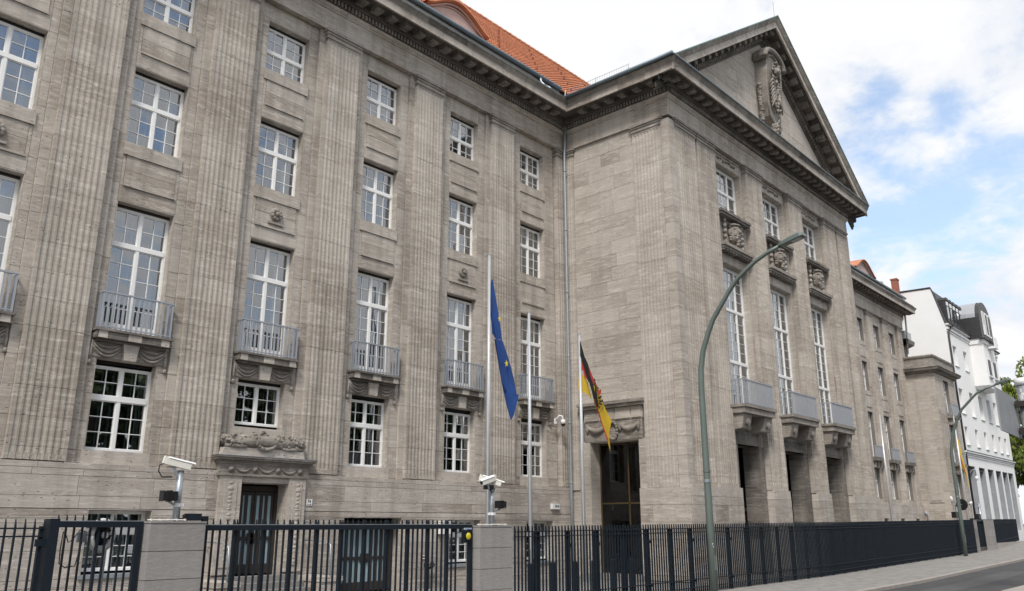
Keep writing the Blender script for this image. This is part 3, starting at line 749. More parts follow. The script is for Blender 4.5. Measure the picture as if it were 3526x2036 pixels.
# ------------------------------------------------------------------ roofs
def tiles(x0, x1, y0, z0, y1, z1, ch=.30, tw=.22):
    """clay tile roof: every course a stepped, ribbed strip"""
    m = MB(); sl = math.hypot(y1-y0, z1-z0); n = int(sl/ch); dy, dz = (y1-y0)/sl, (z1-z0)/sl; ny, nz = -dz, dy
    cols = int((x1-x0)/tw)
    for r in range(n):
        a, b = r*ch, (r+1)*ch+.03
        for c in range(cols):
            m.tone = R.gauss(0, .5); x = x0+c*tw+(.5*tw if r % 2 else 0); rows = []
            for s, h in ((a, .034), (b, .006)):
                rows.append([m.p(x+t*tw, y0+dy*s+ny*(h+k), z0+dz*s+nz*(h+k)) for t, k in ((.02, 0), (.28, .03), (.72, .03), (.98, 0))])
            for i in range(3): m.face(rows[0][i], rows[0][i+1], rows[1][i+1], rows[1][i])
            lo = [m.p(x+t*tw, y0+dy*a+ny*.0, z0+dz*a+nz*.0) for t in (.02, .98)]
            m.face(lo[0], lo[1], rows[0][3], rows[0][2], rows[0][1], rows[0][0])
    o = m.build('roof_tiles', 'roof_tile', B); o['kind'] = 'stuff'
YR, ZR = 7.0, 29.75; ZE = ZF+1.93
rf = MB(); 
for a, b in ((-6, 36), (41.8, 69.5)):
    k = 0 if b < 50 else 1; zr = ZR-9.0*k
    rf.face(rf.p(a, -.8, ZE-.03), rf.p(b, -.8, ZE-.03), rf.p(b, YR, zr), rf.p(a, YR, zr)); rf.face(rf.p(a, YR, zr), rf.p(b, YR, zr), rf.p(b, 15, ZE-1.2*k), rf.p(a, 15, ZE-1.2*k))
rf.build('roof', 'brown_tile_edge', B)
tiles(6, 36.5, -.85, ZE, YR, ZR); tiles(52, 69.4, -.85, ZE-.02, YR, ZR-9.0)
rd = MB()
for i in range(56): 
    x = 17+i*.42; rd.tube([(x, YR, ZR+.06), (x+.44, YR, ZR+.03)], [.13, .11], 8)
rd.build('ridge_tiles', 'roof_tile', B, True)['kind'] = 'stuff'
hk = MB()     # snow hooks on the tiles
for r in range(1, 6):
    for i in range(9):
        t = r/6.5; x = 12+i*2.6+(1.3 if r % 2 else 0); y, z = -.85+(YR+.85)*t, ZE+(ZR-ZE)*t; hk.box(x-.03, x+.03, y-.1, y, z, z+.14)
hk.build('snow_hooks', 'brown_tile_edge', B)['kind'] = 'stuff'
def eyebrow(xc, w, z0, h, sl=None):
    """eyebrow dormer: arched window front under a swept tile hood"""
    sl = sl or (ZR-ZE)/(YR+.85); y0 = -.85+(z0-ZE)/sl; n = 24
    prof = [(xc+w*(2*i/n-1), z0+h*math.cos(math.pi/2*(2*i/n-1))**1.4) for i in range(n+1)]
    hd = MB(); 
    fo = [hd.p(x, y0-.28, z+.10) for x, z in prof]; bk = [hd.p(x, y0+(z-z0)/sl+.25, z+.16) for x, z in prof]; un = [hd.p(x, y0-.28, z) for x, z in prof]; ub = [hd.p(x, y0, z-.02) for x, z in prof]
    for i in range(n): hd.face(fo[i], fo[i+1], bk[i+1], bk[i]); hd.face(un[i], un[i+1], fo[i+1], fo[i]); hd.face(ub[i], ub[i+1], un[i+1], un[i])
    o = hd.build('eyebrow_dormer', 'roof_tile', B, True)
    pn = MB(); c = [pn.p(x, y0-.03, z-.01) for x, z in prof]; b0 = [pn.p(x, y0-.03, z0-.05) for x, z in prof]
    for i in range(n): pn.face(b0[i], b0[i+1], c[i+1], c[i])
    pn.build('dormer_front', 'dormer_paint', o)
    tr = MB(); tr.tube([(x, y0-.1, z-.07) for x, z in prof[1:-1]], .05, 6); tr.tube([(x, y0-.06, z0+(z-z0)*.72) for x, z in prof[3:-3]], .03, 6); tr.build('dormer_trim', 'dormer_paint', o, True)
plain('dormer_paint', (.50, .36, .32), .6, 0, .08)
eyebrow(15.35, 1.75, 21.75, .78); eyebrow(59.6, 2.2, 20.95, 1.0, 1.1)
# the far chimney and vent behind the roof
ch = MB(); ch.box(77.9, 78.9, 6.0, 7.2, 20, 27.4); 
# ------------------------------------------------------------------ entrance pavilion
DF = 5.93; DW = 5.70; ZP = 3.22
# side wall towards the near wing (faces -X); u = -Y, d = -X
XSD = -22.0
sops = [(1.45, 3.84, .15, 5.18)]
wall(LS, .3, 5.6, -.3, ZA+.1, sops, XSD-.13, .9).build('wall_core', 'mortar', B)
ashlar(LS, .97, 4.1, 0, ZA-.01, [(1.12, 4.1, 0, 6.68)], XSD-.10, 'side_stone', B, ch=.58, ln=1.5, zoff=.12, rough=.4)
ashlar(LS, .5, 1.45, 0, 5.19, [], XSD-.06, 'side_stone', B, ch=.7, ln=2); ashlar(LS, 3.84, 4.13, 0, 5.19, [], XSD-.06, 'side_stone', B, ch=.7, ln=2)
pilaster(LS, .76, .42, XSD, 3.3, 17.82, 3, zoff=.24, mat='side_stone')
pilaster(LS, 4.83, 1.38, XSD, 3.3, 17.82, 8, zoff=.24, mat='side_stone', prof=.034)
ashlar(LS, 5.53, DF, 3.3, ZA-.15, [], XSD+.0, 'side_stone', B, ch=.7, ln=1.5, zoff=.24, th=.4)
ashlar(LS, 3.84, DF+.08, 0, 3.3, [], XSD+.07, 'side_stone', B, ch=.62, ln=1.3, zoff=.2, th=.2)
# side doorway: hood, carved lintel, dark glazed door
hd = MB(LS, -.2); hd.box(1.12, 4.14, XSD-.1, XSD+.16, 6.46, 6.58); hd.box(1.06, 4.18, XSD-.1, XSD+.24, 6.58, 6.70); ho = hd.build('doorway_hood', 'carved_stone', B)
li = MB(LS, 0); li.box(1.25, 4.05, XSD-.1, XSD-.02, 5.96, 6.46); li.build('doorway_lintel', 'plinth_stone', B)
for a, b, tn in ((1.3, 2.0, -1.6), (2.05, 2.18, .4), (2.22, 2.75, -.9), (2.8, 3.5, .3), (3.56, 4.0, .5)): m = MB(LS, tn); m.box(a, b, XSD-.02, XSD+.015, 6.0, 6.42); m.build('stone_block', 'side_stone', B)
li = MB(LS, -.5); li.box(1.28, 4.02, XSD-.1, XSD-.04, 5.18, 5.96); li.build('carved_lintel', 'carved_stone', B)
for a, b in ((1.42, 2.35), (3.0, 3.85)):
    e = MB(); X_ = -XSD+.0
    e.tube([(X_, -(a+(b-a)*t), 5.78-.2*(1-(2*t-1)**2)) for t in [i/10 for i in range(11)]], [.05+.07*math.sin(math.pi*i/10) for i in range(11)], 8)
    for t in (a, b): e.ball((X_, -t, 5.68), (.06, .07, .18), 8, 5, .2)
    e.build('festoon', 'carved_stone', B, True)
e = MB()
for i in range(16): t = 2*math.pi*i/16; e.ball((-XSD-.02, -(2.67+.2*math.cos(t)), 5.55+.34*math.sin(t)), (.06, .06, .07), 7, 5, .2, i)
e.build('oval_wreath', 'carved_stone', B, True)
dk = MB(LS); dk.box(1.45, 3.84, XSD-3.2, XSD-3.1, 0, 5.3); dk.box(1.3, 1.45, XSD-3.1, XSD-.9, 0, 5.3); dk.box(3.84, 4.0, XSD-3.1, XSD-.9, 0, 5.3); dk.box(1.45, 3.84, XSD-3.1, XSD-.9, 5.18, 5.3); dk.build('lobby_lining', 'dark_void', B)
sj = MB(LS); sj.box(1.45, 1.49, XSD-.75, XSD-.065, .15, 5.18); sj.box(3.80, 3.84, XSD-.75, XSD-.065, .15, 5.18); sj.box(1.49, 3.80, XSD-.75, XSD-.065, 5.14, 5.18); sj.build('doorway_reveal', 'side_stone', B)
gd = MB(LS); y = XSD-.72
for q in ((1.49, 1.56, .15, 5.14), (3.73, 3.80, .15, 5.14), (2.83, 2.89, .15, 5.14), (1.56, 3.73, 2.75, 2.81), (1.56, 3.73, 5.06, 5.14)): gd.box(q[0], q[1], y-.03, y+.03, q[2], q[3])
go = gd.build('glazed_door', 'brass_bar', B)
for q in ((1.56, 2.83, .15, 2.75), (2.89, 3.73, .15, 2.75), (1.56, 2.83, 2.81, 5.06), (2.89, 3.73, 2.81, 5.06)):
    g = MB(LS); g.face(g.p(q[0], y, q[2]), g.p(q[1], y, q[2]), g.p(q[1], y, q[3]), g.p(q[0], y, q[3])); g.build('door_pane', 'dark_glass', go)
ss = thing('doorway_steps', 'low pale stone steps at the dark side doorway of the entrance pavilion', 'steps', (0, 0, 0))
for i, z in enumerate((.15, .07)): m = MB(LS); m.box(1.3-.15*i, 4.0+.15*i, XSD+.001+.35*i+(.07 if i == 0 else 0), XSD+.42+.35*i, -.02, z); m.build('step', 'court_paving', ss)

# front: pilasters, piers, bays
FPI = [(23.33, 1.62), (25.1, 1.58), (29.68, 1.62), (34.35, 1.62), (38.97, 1.66), (40.75, 1.5)]
FB = [(26.02, 28.70), (30.62, 33.38), (35.30, 37.98)]
fops = []
for a, b in FB:
    fops += [(a, b, 15.32, 17.70), (a, b, 6.72, 12.98), (a+.35, b-.35, -.1, 5.15)]
wall(FR, 22.3, 41.7, -.3, ZA+.1, fops, DW-.03, .4).build('wall_core', 'mortar', B)
for c, w in FPI: pilaster(FR, c, w, DF, 3.36, 17.82, 8, zoff=.24, back=.27, prof=.040)
ashlar(FR, 22.0, 22.5, 3.3, ZA-.15, [], DF-.01, 'facade_stone', B, ch=.7, ln=1, zoff=.24, th=.2)
ashlar(FR, 41.5, 41.8, 3.3, ZA-.15, [], DF-.01, 'facade_stone', B, ch=.7, ln=1, zoff=.24, th=.2)
ashlar(FR, 24.14, 24.31, 3.3, ZA-.01, [], DF-.2, 'facade_stone', B, ch=.7, ln=1, zoff=.24, th=.1); ashlar(FR, 39.8, 40.0, 3.3, ZA-.01, [], DF-.2, 'facade_stone', B, ch=.7, ln=1, zoff=.24, th=.1)
for a, b in ((22.0, 26.0), (28.86, 30.5), (33.54, 35.16), (38.13, 41.8)):   # pedestals
    ashlar(FR, a, b, -.1, 2.98, [], DF+.10, 'plinth_stone', B, ch=.62, ln=1.4, zoff=.2, th=.3)
    m = MB(FR, .4); m.taper(a, b, DW, DF+.10, 2.985, 3.36, .04 if a > 22.5 else 0, .0); m.build('pedestal_cap', 'plinth_stone', B)
    for u in (a+.004, b-.004): ashlar(LS if u < (a+b)/2 else RS, *((DW-.2, DF+.07) if u < (a+b)/2 else (-DF-.07, -DW+.2)), -.1, 2.98, [], -u if u < (a+b)/2 else u, 'plinth_stone', B, ch=.62, ln=1.4, zoff=.2, th=.05)
for k, (a, b) in enumerate(FB):
    l = [25.89, 30.49, 35.16][k]; r = [28.87, 33.54, 38.14][k]; c = (a+b)/2
    ashlar(FR, l, a, 5.15, ZA-.01, [], DW, 'facade_stone', B, zoff=.24, ln=3); ashlar(FR, b, r, 5.15, ZA-.01, [], DW, 'facade_stone', B, zoff=.24, ln=3)
    ashlar(FR, a, b, 17.70, ZA-.01, [], DW, 'facade_stone', B, ch=5, ln=3); ashlar(FR, a, b, 12.98, 13.40, [], DW, 'facade_stone', B, ch=5, ln=3)
    e = MB(FR); 
    for u0_, u1_ in ((a, a+.02), (b-.02, b)):
        e.box(u0_, u1_, DW-.38, DW-.005, 15.32, 17.70); e.box(u0_, u1_, DW-.38, DW-.005, 6.72, 12.98)
    for z in (17.70, 12.98): e.box(a+.02, b-.02, DW-.38, DW-.005, z-.02, z)
    e.build('window_reveals', 'facade_stone', B)['kind'] = 'stuff'
    window(a+.02, b-.02, 15.34, 17.66, DW-.33, [1, 2, 1], 2, 2, 16.55, mull=(.29, .71), fr=.12)
    window(a+.02, b-.02, 6.74, 12.94, DW-.33, [1, 2, 1], 4, [4, 5], 8.70, mull=(.29, .71), fr=.12, trans2=11.0, style='full')
    # little carved frieze above the upper window
    e = MB(); yy = -DW-.02
    for i in range(7):
        x = c-.75+i*.25; e.ball((x, yy, 17.98+.05*math.sin(i*2.1)), (.12, .07, .075), 8, 5, .25, i)
    e.build('lintel_carving', 'carved_stone', B, True)
    MB(FR).box(a+.1, b-.1, DW, DW+.05, 18.13, 18.2).build('lintel_fillet', 'facade_stone', B)
    # sill slab, mask panel with bead drops, dentilled ledge
    m = MB(FR, -.3); m.box(a-.06, b+.06, DW-.3, DF+.12, 15.16, 15.28); m.box(a-.02, b+.02, DW-.3, DF+.06, 15.06, 15.16); m.build('window_sill', 'soot_shade_stone', B)
    m = MB(FR, .1); m.box(a, b, DW-.2, DW+.01, 13.75, 15.06); m.build('mask_panel', 'carved_stone', B)
    m = MB(FR, .2); m.box(a-.05, b+.05, DW-.2, DF+.14, 13.60, 13.74); m.box(a-.01, b+.01, DW-.2, DF+.06, 13.50, 13.60); lo = m.build('mask_ledge', 'carved_stone', B)
    for i in range(10): 
        x = a+.1+(b-a-.2)*i/9; MB(FR).box(x-.08, x+.08, DW, DF+.03, 13.40, 13.497).build('ledge_dentil', 'soot_shade_stone', lo)
    hm = MB(); y = -DW-.08; z = 14.42
    hm.ball((c, y, z+.06), (.31, .34, .52), 14, 10)                                     # skull
    hm.ball((c, y-.20, z+.20), (.29, .12, .06), 10, 6)                                   # brow
    hm.tube([(c, y-.30, z+.20), (c, y-.37, z+.06), (c, y-.39, z-.02)], [.035, .055, .07], 8)   # nose
    for s in (-1, 1):
        hm.ball((c+s*.12, y-.25, z+.12), (.06, .05, .035), 8, 5); hm.ball((c+s*.17, y-.2, z-.03), (.10, .10, .12), 8, 6)
        hm.ball((c+s*.34, y-.02, z+.06), (.07, .10, .14), 8, 6)
        for i in range(7): hm.ball((c+s*(.30+.02*math.sin(i*2)), y-.02, z+.42-i*.12), (.06, .07, .055), 8, 5, .15, i)
    hm.ball((c, y-.27, z-.13), (.15, .08, .035), 8, 5); hm.ball((c, y-.26, z-.2), (.09, .07, .03), 8, 5)
    for i in range(16): q = random.Random(i+k*31); hm.ball((c+q.uniform(-.2, .2)*(1-i/26), y-.2-q.uniform(0, .06), z-.22-.022*i), (.075, .07, .085), 8, 5, .25, i)
    hm.tube([(c+.34*math.cos(t), y-.31*abs(math.sin(t)), z+.38) for t in [math.pi*i/12 for i in range(13)]], .045, 6)
    hm.build('bearded_mask', 'carved_stone', B, True)
    hm = None
    for s in (-1, 1):
        e = MB(); x = c+s*.80
        for i in range(5): e.ball((x, y-.03, 14.90-i*.25), (.10, .09, .10), 9, 6, .12, i); e.ball((x, y-.02, 14.78-i*.25), (.035, .04, .05), 6, 4)
        e.build('bead_drop', 'carved_stone', B, True)
    # balcony on two big consoles
    m = MB(FR, -.2); m.box(a-.28, b-.02, DW-.02, DF+.60, 6.56, 6.68); m.box(a-.22, b-.08, DW-.02, DF+.54, 6.32, 6.56); bo_ = m.build('balcony', 'carved_stone', B)
    ra, rb, ry = a-.17, b-.33+.2, DF+.53
    h = MB(FR); h.box(ra-.02, rb+.02, ry-.025, ry+.025, 7.66, 7.71); h.box(ra, rb, ry-.015, ry+.015, 6.72, 6.75)
    for uu in (ra, rb): h.box(uu-.02, uu+.02, DF-.02, ry-.026, 7.66, 7.71)
    h.build('handrail', 'railing_grey', bo_)
    bm_ = MB(FR).box(-.02, .02, -.014, .014, 6.69, 7.66).mesh('railing_bar', 'railing_grey')
    for i in range(23): link('railing_bar', bm_, bo_, (ra+.02+(rb-ra-.04)*i/22, -ry, 0))
    for uu in (ra, rb):
        for t in (.12, .36, .6, .82): link('railing_bar', bm_, bo_, (uu, -(DF+(ry-DF)*t), 0))
    for x0 in (a-.12, b-.92):
        m = MB(FR, .3); q = [(DW-.02, 5.66), (DF+.30, 5.72), (DF+.38, 6.0), (DF+.44, 6.32), (DW-.02, 6.32)]
        i0 = [m.p(x0, d_, z_) for d_, z_ in q]; i1 = [m.p(x0+.72, d_, z_) for d_, z_ in q]
        m.face(*i0); m.face(*i1[::-1])
        for i in range(5): m.face(i0[i], i1[i], i1[(i+1) % 5], i0[(i+1) % 5])
        m.build('console', 'carved_stone', bo_)
        e = MB(); e.disc((x0+.36, -DF-.40, 6.0), .16, (0, -1, 0), .08, 14); e.disc((x0+.36, -DF-.43, 6.0), .08, (0, -1, 0), .08, 10); e.build('console_scroll', 'carved_stone', bo_)
    e = MB(); e.tube([(c-.35+.7*t, -DW-.08, 6.0-.16*(1-(2*t-1)**2)) for t in [i/8 for i in range(9)]], [.05+.06*math.sin(math.pi*i/8) for i in range(9)], 8); e.build('festoon', 'carved_stone', B, True)
    ashlar(FR, l, r, 5.15, 6.72, [], DW+.003, 'soot_shade_stone', B, ch=.8, ln=3)
    # doorway: architrave frame, deep reveals, dark door far inside
    a2, b2 = a+.35, b-.35
    m = MB(FR, -.2)
    for u0_, u1_, dd in ((l, a2-.12, .0), (b2+.12, r, .0), (a2-.12, a2, .05), (b2, b2+.12, .05)): m.box(u0_, u1_, DW-.3, DW+dd, -.1, 5.15)
    m.box(a2-.12, b2+.12, DW-.3, DW+.05, 5.15, 5.30); m.build('doorway_frame', 'soot_shade_stone', B)
    for f_, u, s in ((RS, a2, 1), (LS, b2, -1)):
        ashlar(f_, *((-DW+.0, -DW+.72) if s == 1 else (DW-.72, DW-.0)), -.1, 5.15, [], s*u+.014, 'soot_shade_stone', B, ch=.7, ln=1.4, th=.1)  # shade of the deep doorway is put into the darker stone colour
    m = MB(FR); m.box(a2-.1, b2+.1, DW-.8, DW-.31, 5.151, 5.3); m.build('doorway_soffit', 'carved_stone', B)
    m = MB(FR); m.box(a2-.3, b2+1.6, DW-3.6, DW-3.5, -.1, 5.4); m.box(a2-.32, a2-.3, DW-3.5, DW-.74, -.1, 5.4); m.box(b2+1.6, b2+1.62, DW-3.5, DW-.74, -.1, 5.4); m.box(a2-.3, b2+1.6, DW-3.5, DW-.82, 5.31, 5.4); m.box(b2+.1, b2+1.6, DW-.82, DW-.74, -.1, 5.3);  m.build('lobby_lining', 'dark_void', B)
    m = MB(FR); m.box(a2+.02, a2+1.3, DW-2.0, DW-.5, 0, 2.5); m.box(a2+.0, a2+1.4, DW-2.0, DW-.42, 2.5, 2.6); m.build('door_vestibule', 'door_bronze', B)

# body of the building behind the facades
bd = MB(); bd.box(22.3, 41.6, -1.3, 9, -.2, ZA); bd.box(-6, 22, 1.6, 14, -.2, ZF+1, 'd'); bd.box(41.6, 69.2, 1.6, 14, -.2, ZF+1, 'd')
bd.build('building_body', 'mortar', B)
# east flank of the pavilion
ashlar(RS, -5.9, -.3, 0, ZA-.01, [], 41.8, 'facade_stone', B, ch=.7, ln=1.4, th=.15)
# pediment: tympanum blocks, raking cornice, modillions
XL, XR, XA, ZTOP, ZB = 20.93, 42.87, 31.9, 27.42, 20.12
SL = (ZTOP-ZB)/(XA-XL)
ty = MB(FR); ty.face(ty.p(22.2, DF-.06, ZB-.3), ty.p(41.6, DF-.06, ZB-.3), ty.p(XA, DF-.06, 26.9)); ty.build('tympanum_core', 'mortar', B)
z = ZB
while z < 26.3:
    h = .62; x0 = XL+(z+h-ZB)/SL+1.35; x1 = XR-(z+h-ZB)/SL-1.35
    xa, xb = XL+(z-ZB)/SL+1.35, XR-(z-ZB)/SL-1.35
    n = max(1, round((x1-x0)/1.7)); cuts = [xa]+[x0+(x1-x0)*(i+R.uniform(-.2, .2))/n for i in range(1, n)]+[xb]
    for i, (p, q) in enumerate(zip(cuts, cuts[1:])):
        m = MB(FR, R.gauss(.15, .3)); pl = [(p+.006, z+.006), (q-.006, z+.006), (min(q, x1)-.006 if i == n-1 else q-.006, z+h-.006), (max(p, x0)+.006 if i == 0 else p+.006, z+h-.006)]
        if pl[2][0] <= pl[3][0]+.05: continue
        m.prism(pl[::-1], DF-.06, DF-.02+R.uniform(-.004, .004)); piece('stone_block', m, 'side_stone', B)
    z += h
def rake(name, prof, mat, tonevar=.4, seg=9):
    """profile (offset from the front, drop below the roof line), plumb cut at eaves and apex"""
    m = MB()
    for s in (-1, 1):
        xe = XL if s < 0 else XR
        for k in range(seg):
            m.tone = R.gauss(0, tonevar)
            xa, xb = xe+(XA-xe)*k/seg, xe+(XA-xe)*(k+1)/seg
            za, zb_ = ZTOP-abs(xa-XA)*SL, ZTOP-abs(xb-XA)*SL
            for (o0, d0), (o1, d1) in zip(prof, prof[1:]):
                q = [m.p(xa, -DF-o0, za-d0), m.p(xb, -DF-o0, zb_-d0), m.p(xb, -DF-o1, zb_-d1), m.p(xa, -DF-o1, za-d1)]
                m.face(*(q if s < 0 else q[::-1]))
    return m.build(name, mat, B)
rake('raking_bed_moulding', [(-.06, 1.28), (.04, 1.26), (.04, 1.16), (.10, 1.12), (.10, .88), (.24, .86), (.27, .80), (.27, .62), (.88, .60)], 'soffit_soot_shade_stone')
rake('raking_corona', [(.84, .60), (.84, .50+.16), (.93, .50+.16), (.93, .34), (.96, .32)], 'facade_stone')
rake('raking_sima', [(.96, .32), (.99, .27), (1.02, .2), (1.07, .1), (1.07, .06)], 'carved_stone', .5)
rake('raking_flashing', [(1.07, .06), (1.10, .05), (1.10, -.005), (.3, -.02)], 'copper_green')
dn = MB()
for s in (-1, 1):
    n = 62
    for i in range(4, n):
        x = (XL if s < 0 else XR)+(XA-(XL if s < 0 else XR))*i/n; z = ZTOP-abs(x-XA)*SL-1.1
        dn.box(x-.05, x+.05, -DF-.19, -DF-.1, z, z+.19)
dn.build('raking_dentils', 'soot_shade_stone', B)['kind'] = 'stuff'
ang = math.atan(SL)
for s in (-1, 1):
    n = 17
    for i in range(1, n):
        t = (i+.75)/n; x = (XL if s < 0 else XR)+(XA-(XL if s < 0 else XR))*t; o = link('modillion', mme, B, (x, -DF, ZTOP-abs(x-XA)*SL-.605)); o.rotation_euler = (0, (-1 if s < 0 else 1)*ang*1.0, 0)
# pavilion roof
pr_ = MB()
for s in (-1, 1):
    xe = XL if s < 0 else XR; q = [pr_.p(xe, -DF-1.05, ZB), pr_.p(XA, -DF-1.05, ZTOP), pr_.p(XA, 12, ZTOP), pr_.p(xe, 12, ZB)]; pr_.face(*q)
pr_.build('pavilion_roof', 'zinc', B)
g2 = MB(); g2.tube([(20.86, -1.45, 20.14), (20.86, -6.95, 20.16)], .085, 8); g2.build('gutter', 'zinc', B, True)
g3 = MB(); g3.tube([(20.86, -7.0, 20.10), (42.9, -7.0, 20.10)], .04, 6); g3.build('cornice_flashing', 'zinc', B, True)
sg = MB()
for zz_ in (.38, .16): sg.tube([(21.3, -1.2, 20.38+zz_), (21.3, -4.6, 20.38+zz_)], .008, 5)
for i in range(28): y = -1.2-i*.126; sg.tube([(21.3, y, 20.38), (21.3, y, 20.80)], .005, 4)
for y in (-1.2, -2.9, -4.6): sg.tube([(21.2, y, 20.2), (21.3, y, 20.8)], .02, 5)
sg.build('snow_guard', 'galvanised', B)
# carved coat of arms: tall scrolled cartouche leaning out from the tympanum
ct = MB(FR, .3); cx_, zb_, zt_ = 31.95, 21.35, 25.35
outl = [(-.95, 24.7), (-1.02, 24.0), (-1.0, 23.2), (-.85, 22.4), (-.55, 21.75), (0, 21.35), (.55, 21.75), (.85, 22.4), (1.0, 23.2), (1.02, 24.0), (.95, 24.7), (.6, 25.1), (0, 25.25), (-.6, 25.1)]
i0 = [ct.p(cx_+a, DF-.03, b) for a, b in outl]; i1 = [ct.p(cx_+a*.92, DF+.34+.2*(b-21.35)/4, b) for a, b in outl]
for i in range(len(outl)): j = (i+1) % len(outl); ct.face(i0[i], i0[j], i1[j], i1[i])
ct.face(*i1[::-1]); co_ = ct.build('coat_of_arms', 'carved_stone', B)
e = MB()     # raised rim and the rolled top
rim = [(cx_+a*.84, -(DF+.36+.2*(b-21.35)/4), b) for a, b in outl]; e.tube(rim+[rim[0]], .075, 8); e.build('cartouche_rim', 'carved_stone', co_, True)
e = MB(FR, .4); e.box(0, 0, 0, 0, 0, 0); e = MB()
pts = [(cx_+1.12*math.cos(t), -(DF+.62), 24.72+.72*math.sin(t)) for t in [math.pi*i/14 for i in range(15)]]
e.tube(pts, .15, 10); e.tube([(a*1.0, b+.22, c-.02) for a, b, c in pts], .20, 10); e.tube([(a, b+.45, c-.04) for a, b, c in pts], .20, 10); e.build('cartouche_hood', 'carved_stone', co_, True)
e = MB(); q = random.Random(9)
for i in range(46):
    t = i/46; z = 24.75-t*2.7; e.ball((cx_+q.uniform(-.5, .5)*(1-.35*t), -(DF+.55+.15*(1-t)), z), (q.uniform(.05, .13), .09, q.uniform(.06, .15)), 8, 6, .35, i)
for s in (-1, 1):
    for i in range(7): e.tube([(cx_+s*.12, -(DF+.6), 23.6-i*.12), (cx_+s*.4, -(DF+.62), 23.75-i*.2), (cx_+s*.62, -(DF+.56), 23.45-i*.22)], [.09, .07, .03], 6)
e.ball((cx_, -(DF+.72), 24.25), (.22, .2, .24), 10, 7); e.tube([(cx_-.1, -(DF+.85), 24.25), (cx_-.3, -(DF+.88), 24.1)], [.07, .02], 6)
e.build('shield_relief', 'carved_stone', co_, True)
for s in (-1, 1):
    e = MB(); q = random.Random(20+s)
    for i in range(26):
        t = i/26; e.ball((cx_+s*(1.06-.1*t+q.uniform(-.05, .05)), -(DF+.12+q.uniform(0, .08)), 23.3-t*2.0), (.11, .11, .10), 8, 5, .3, i)
    e.build('fruit_festoon', 'carved_stone', co_, True)
e = MB()
for i in range(12): e.ball((cx_+random.Random(i).uniform(-.2, .2), -(DF+.35), 21.35-i*.04), (.14, .16, .13), 8, 5, .3, i)
e.build('pendant', 'carved_stone', co_, True)
e = MB(); e.tube([(XA, -DF-.9, ZTOP), (XA, -DF-.9, ZTOP+.9)], .012, 5); e.build('lightning_rod', 'galvanised', B)

# ------------------------------------------------------------------ far wing
fo = []
for c in FX:
    for a, b in ((3.76, 5.95), (6.72, 10.12), (11.65, 14.0), (15.58, 17.42)): fo.append((c-.66, c+.66, a, b))
wall(FR, 41.8, 69.3, -.3, ZA+.1, fo, D-.03, .4).build('wall_core', 'mortar', B)
for c in FX:
    for i, o in enumerate([q for q in fo if abs(q[0]+.66-c) < .01]):
        window(o[0], o[1], o[2]+.01, o[3]-.06, -.02, 2, 2, (3, 5, 3, 2)[i], o[2]+(o[3]-o[2])*(.58 if i != 1 else .68), style='full' if i else 'light')
        if i in (1, 2):
            m = MB(FR, .2); m.box(c-.6, c+.6, D, D+.05, o[3]+.35, o[3]+1.2); m.build('spandrel_panel', 'facade_stone', B)
            MB(FR).box(c-.7, c+.7, D, D+.06, o[3]+1.25, o[3]+1.58).build('window_sill', 'facade_stone', B)
    m = MB(FR, -.3); m.box(c-.95, c+.95, D-.02, D+.40, 6.45, 6.72); bo_ = m.build('balcony', 'soot_shade_stone', B)
    for s in (-.6, 0, .6): m = MB(FR, .4); m.box(c+s-.14, c+s+.14, D, D+.22, 5.98, 6.44); m.build('console', 'carved_stone', bo_)
    h = MB(FR); h.box(c-.9, c+.9, D+.33, D+.38, 7.5, 7.55); h.build('handrail', 'railing_grey', bo_)
    bm_ = MB(FR).box(-.03, .03, -.012, .012, 6.72, 7.5).mesh('railing_bar', 'railing_grey')
    for i in range(13): link('railing_bar', bm_, bo_, (c-.87+1.74*i/12, -D-.355, 0))
    for s in (-1, 1): link('railing_bar', bm_, bo_, (c+s*.88, -D-.15, 0))
for c in ((FX[0]+FX[1])/2, (FX[1]+FX[2])/2, FX[0]-1.85, FX[2]+1.85): pilaster(FR, c, 1.25, .46, 3.44, 17.82, 7, zoff=.24)
ashlar(FR, 41.8, FX[0]-2.5, 0, ZA-.01, [], D, 'facade_stone', B, ch=.7, ln=1.6)
for k, c in enumerate(FX):
    l, r = c-1.25, c+1.25
    ashlar(FR, l, r, 3.44, ZA-.01, fo, D, 'facade_stone', B, ch=.7, ln=1.8, zoff=.24)
ashlar(FR, 55, 69.3, -.1, 3.44, [(c-.45, c+.45, 1.7, 2.35) for c in FX], .58, 'plinth_stone', B, ch=.62, ln=1.8, zoff=.2, th=.3)
m = MB(FR)
for c in FX: m.box(c-.45, c+.45, .2, .3, 1.7, 2.35)
m.build('cellar_windows', 'dark_void', B)
ashlar(FR, FX[2]+1.25, 69.3, 3.44, ZA-.01, [], D, 'facade_stone', B, ch=.7, ln=1.8, zoff=.24)
e = MB(); e.tube([(69.5, -.8, ZF+.7), (69.6, -.75, ZF-.6), (69.6, -.6, ZA-2.2)], .08, 8); e.build('downpipe', 'galvanised', B, True)
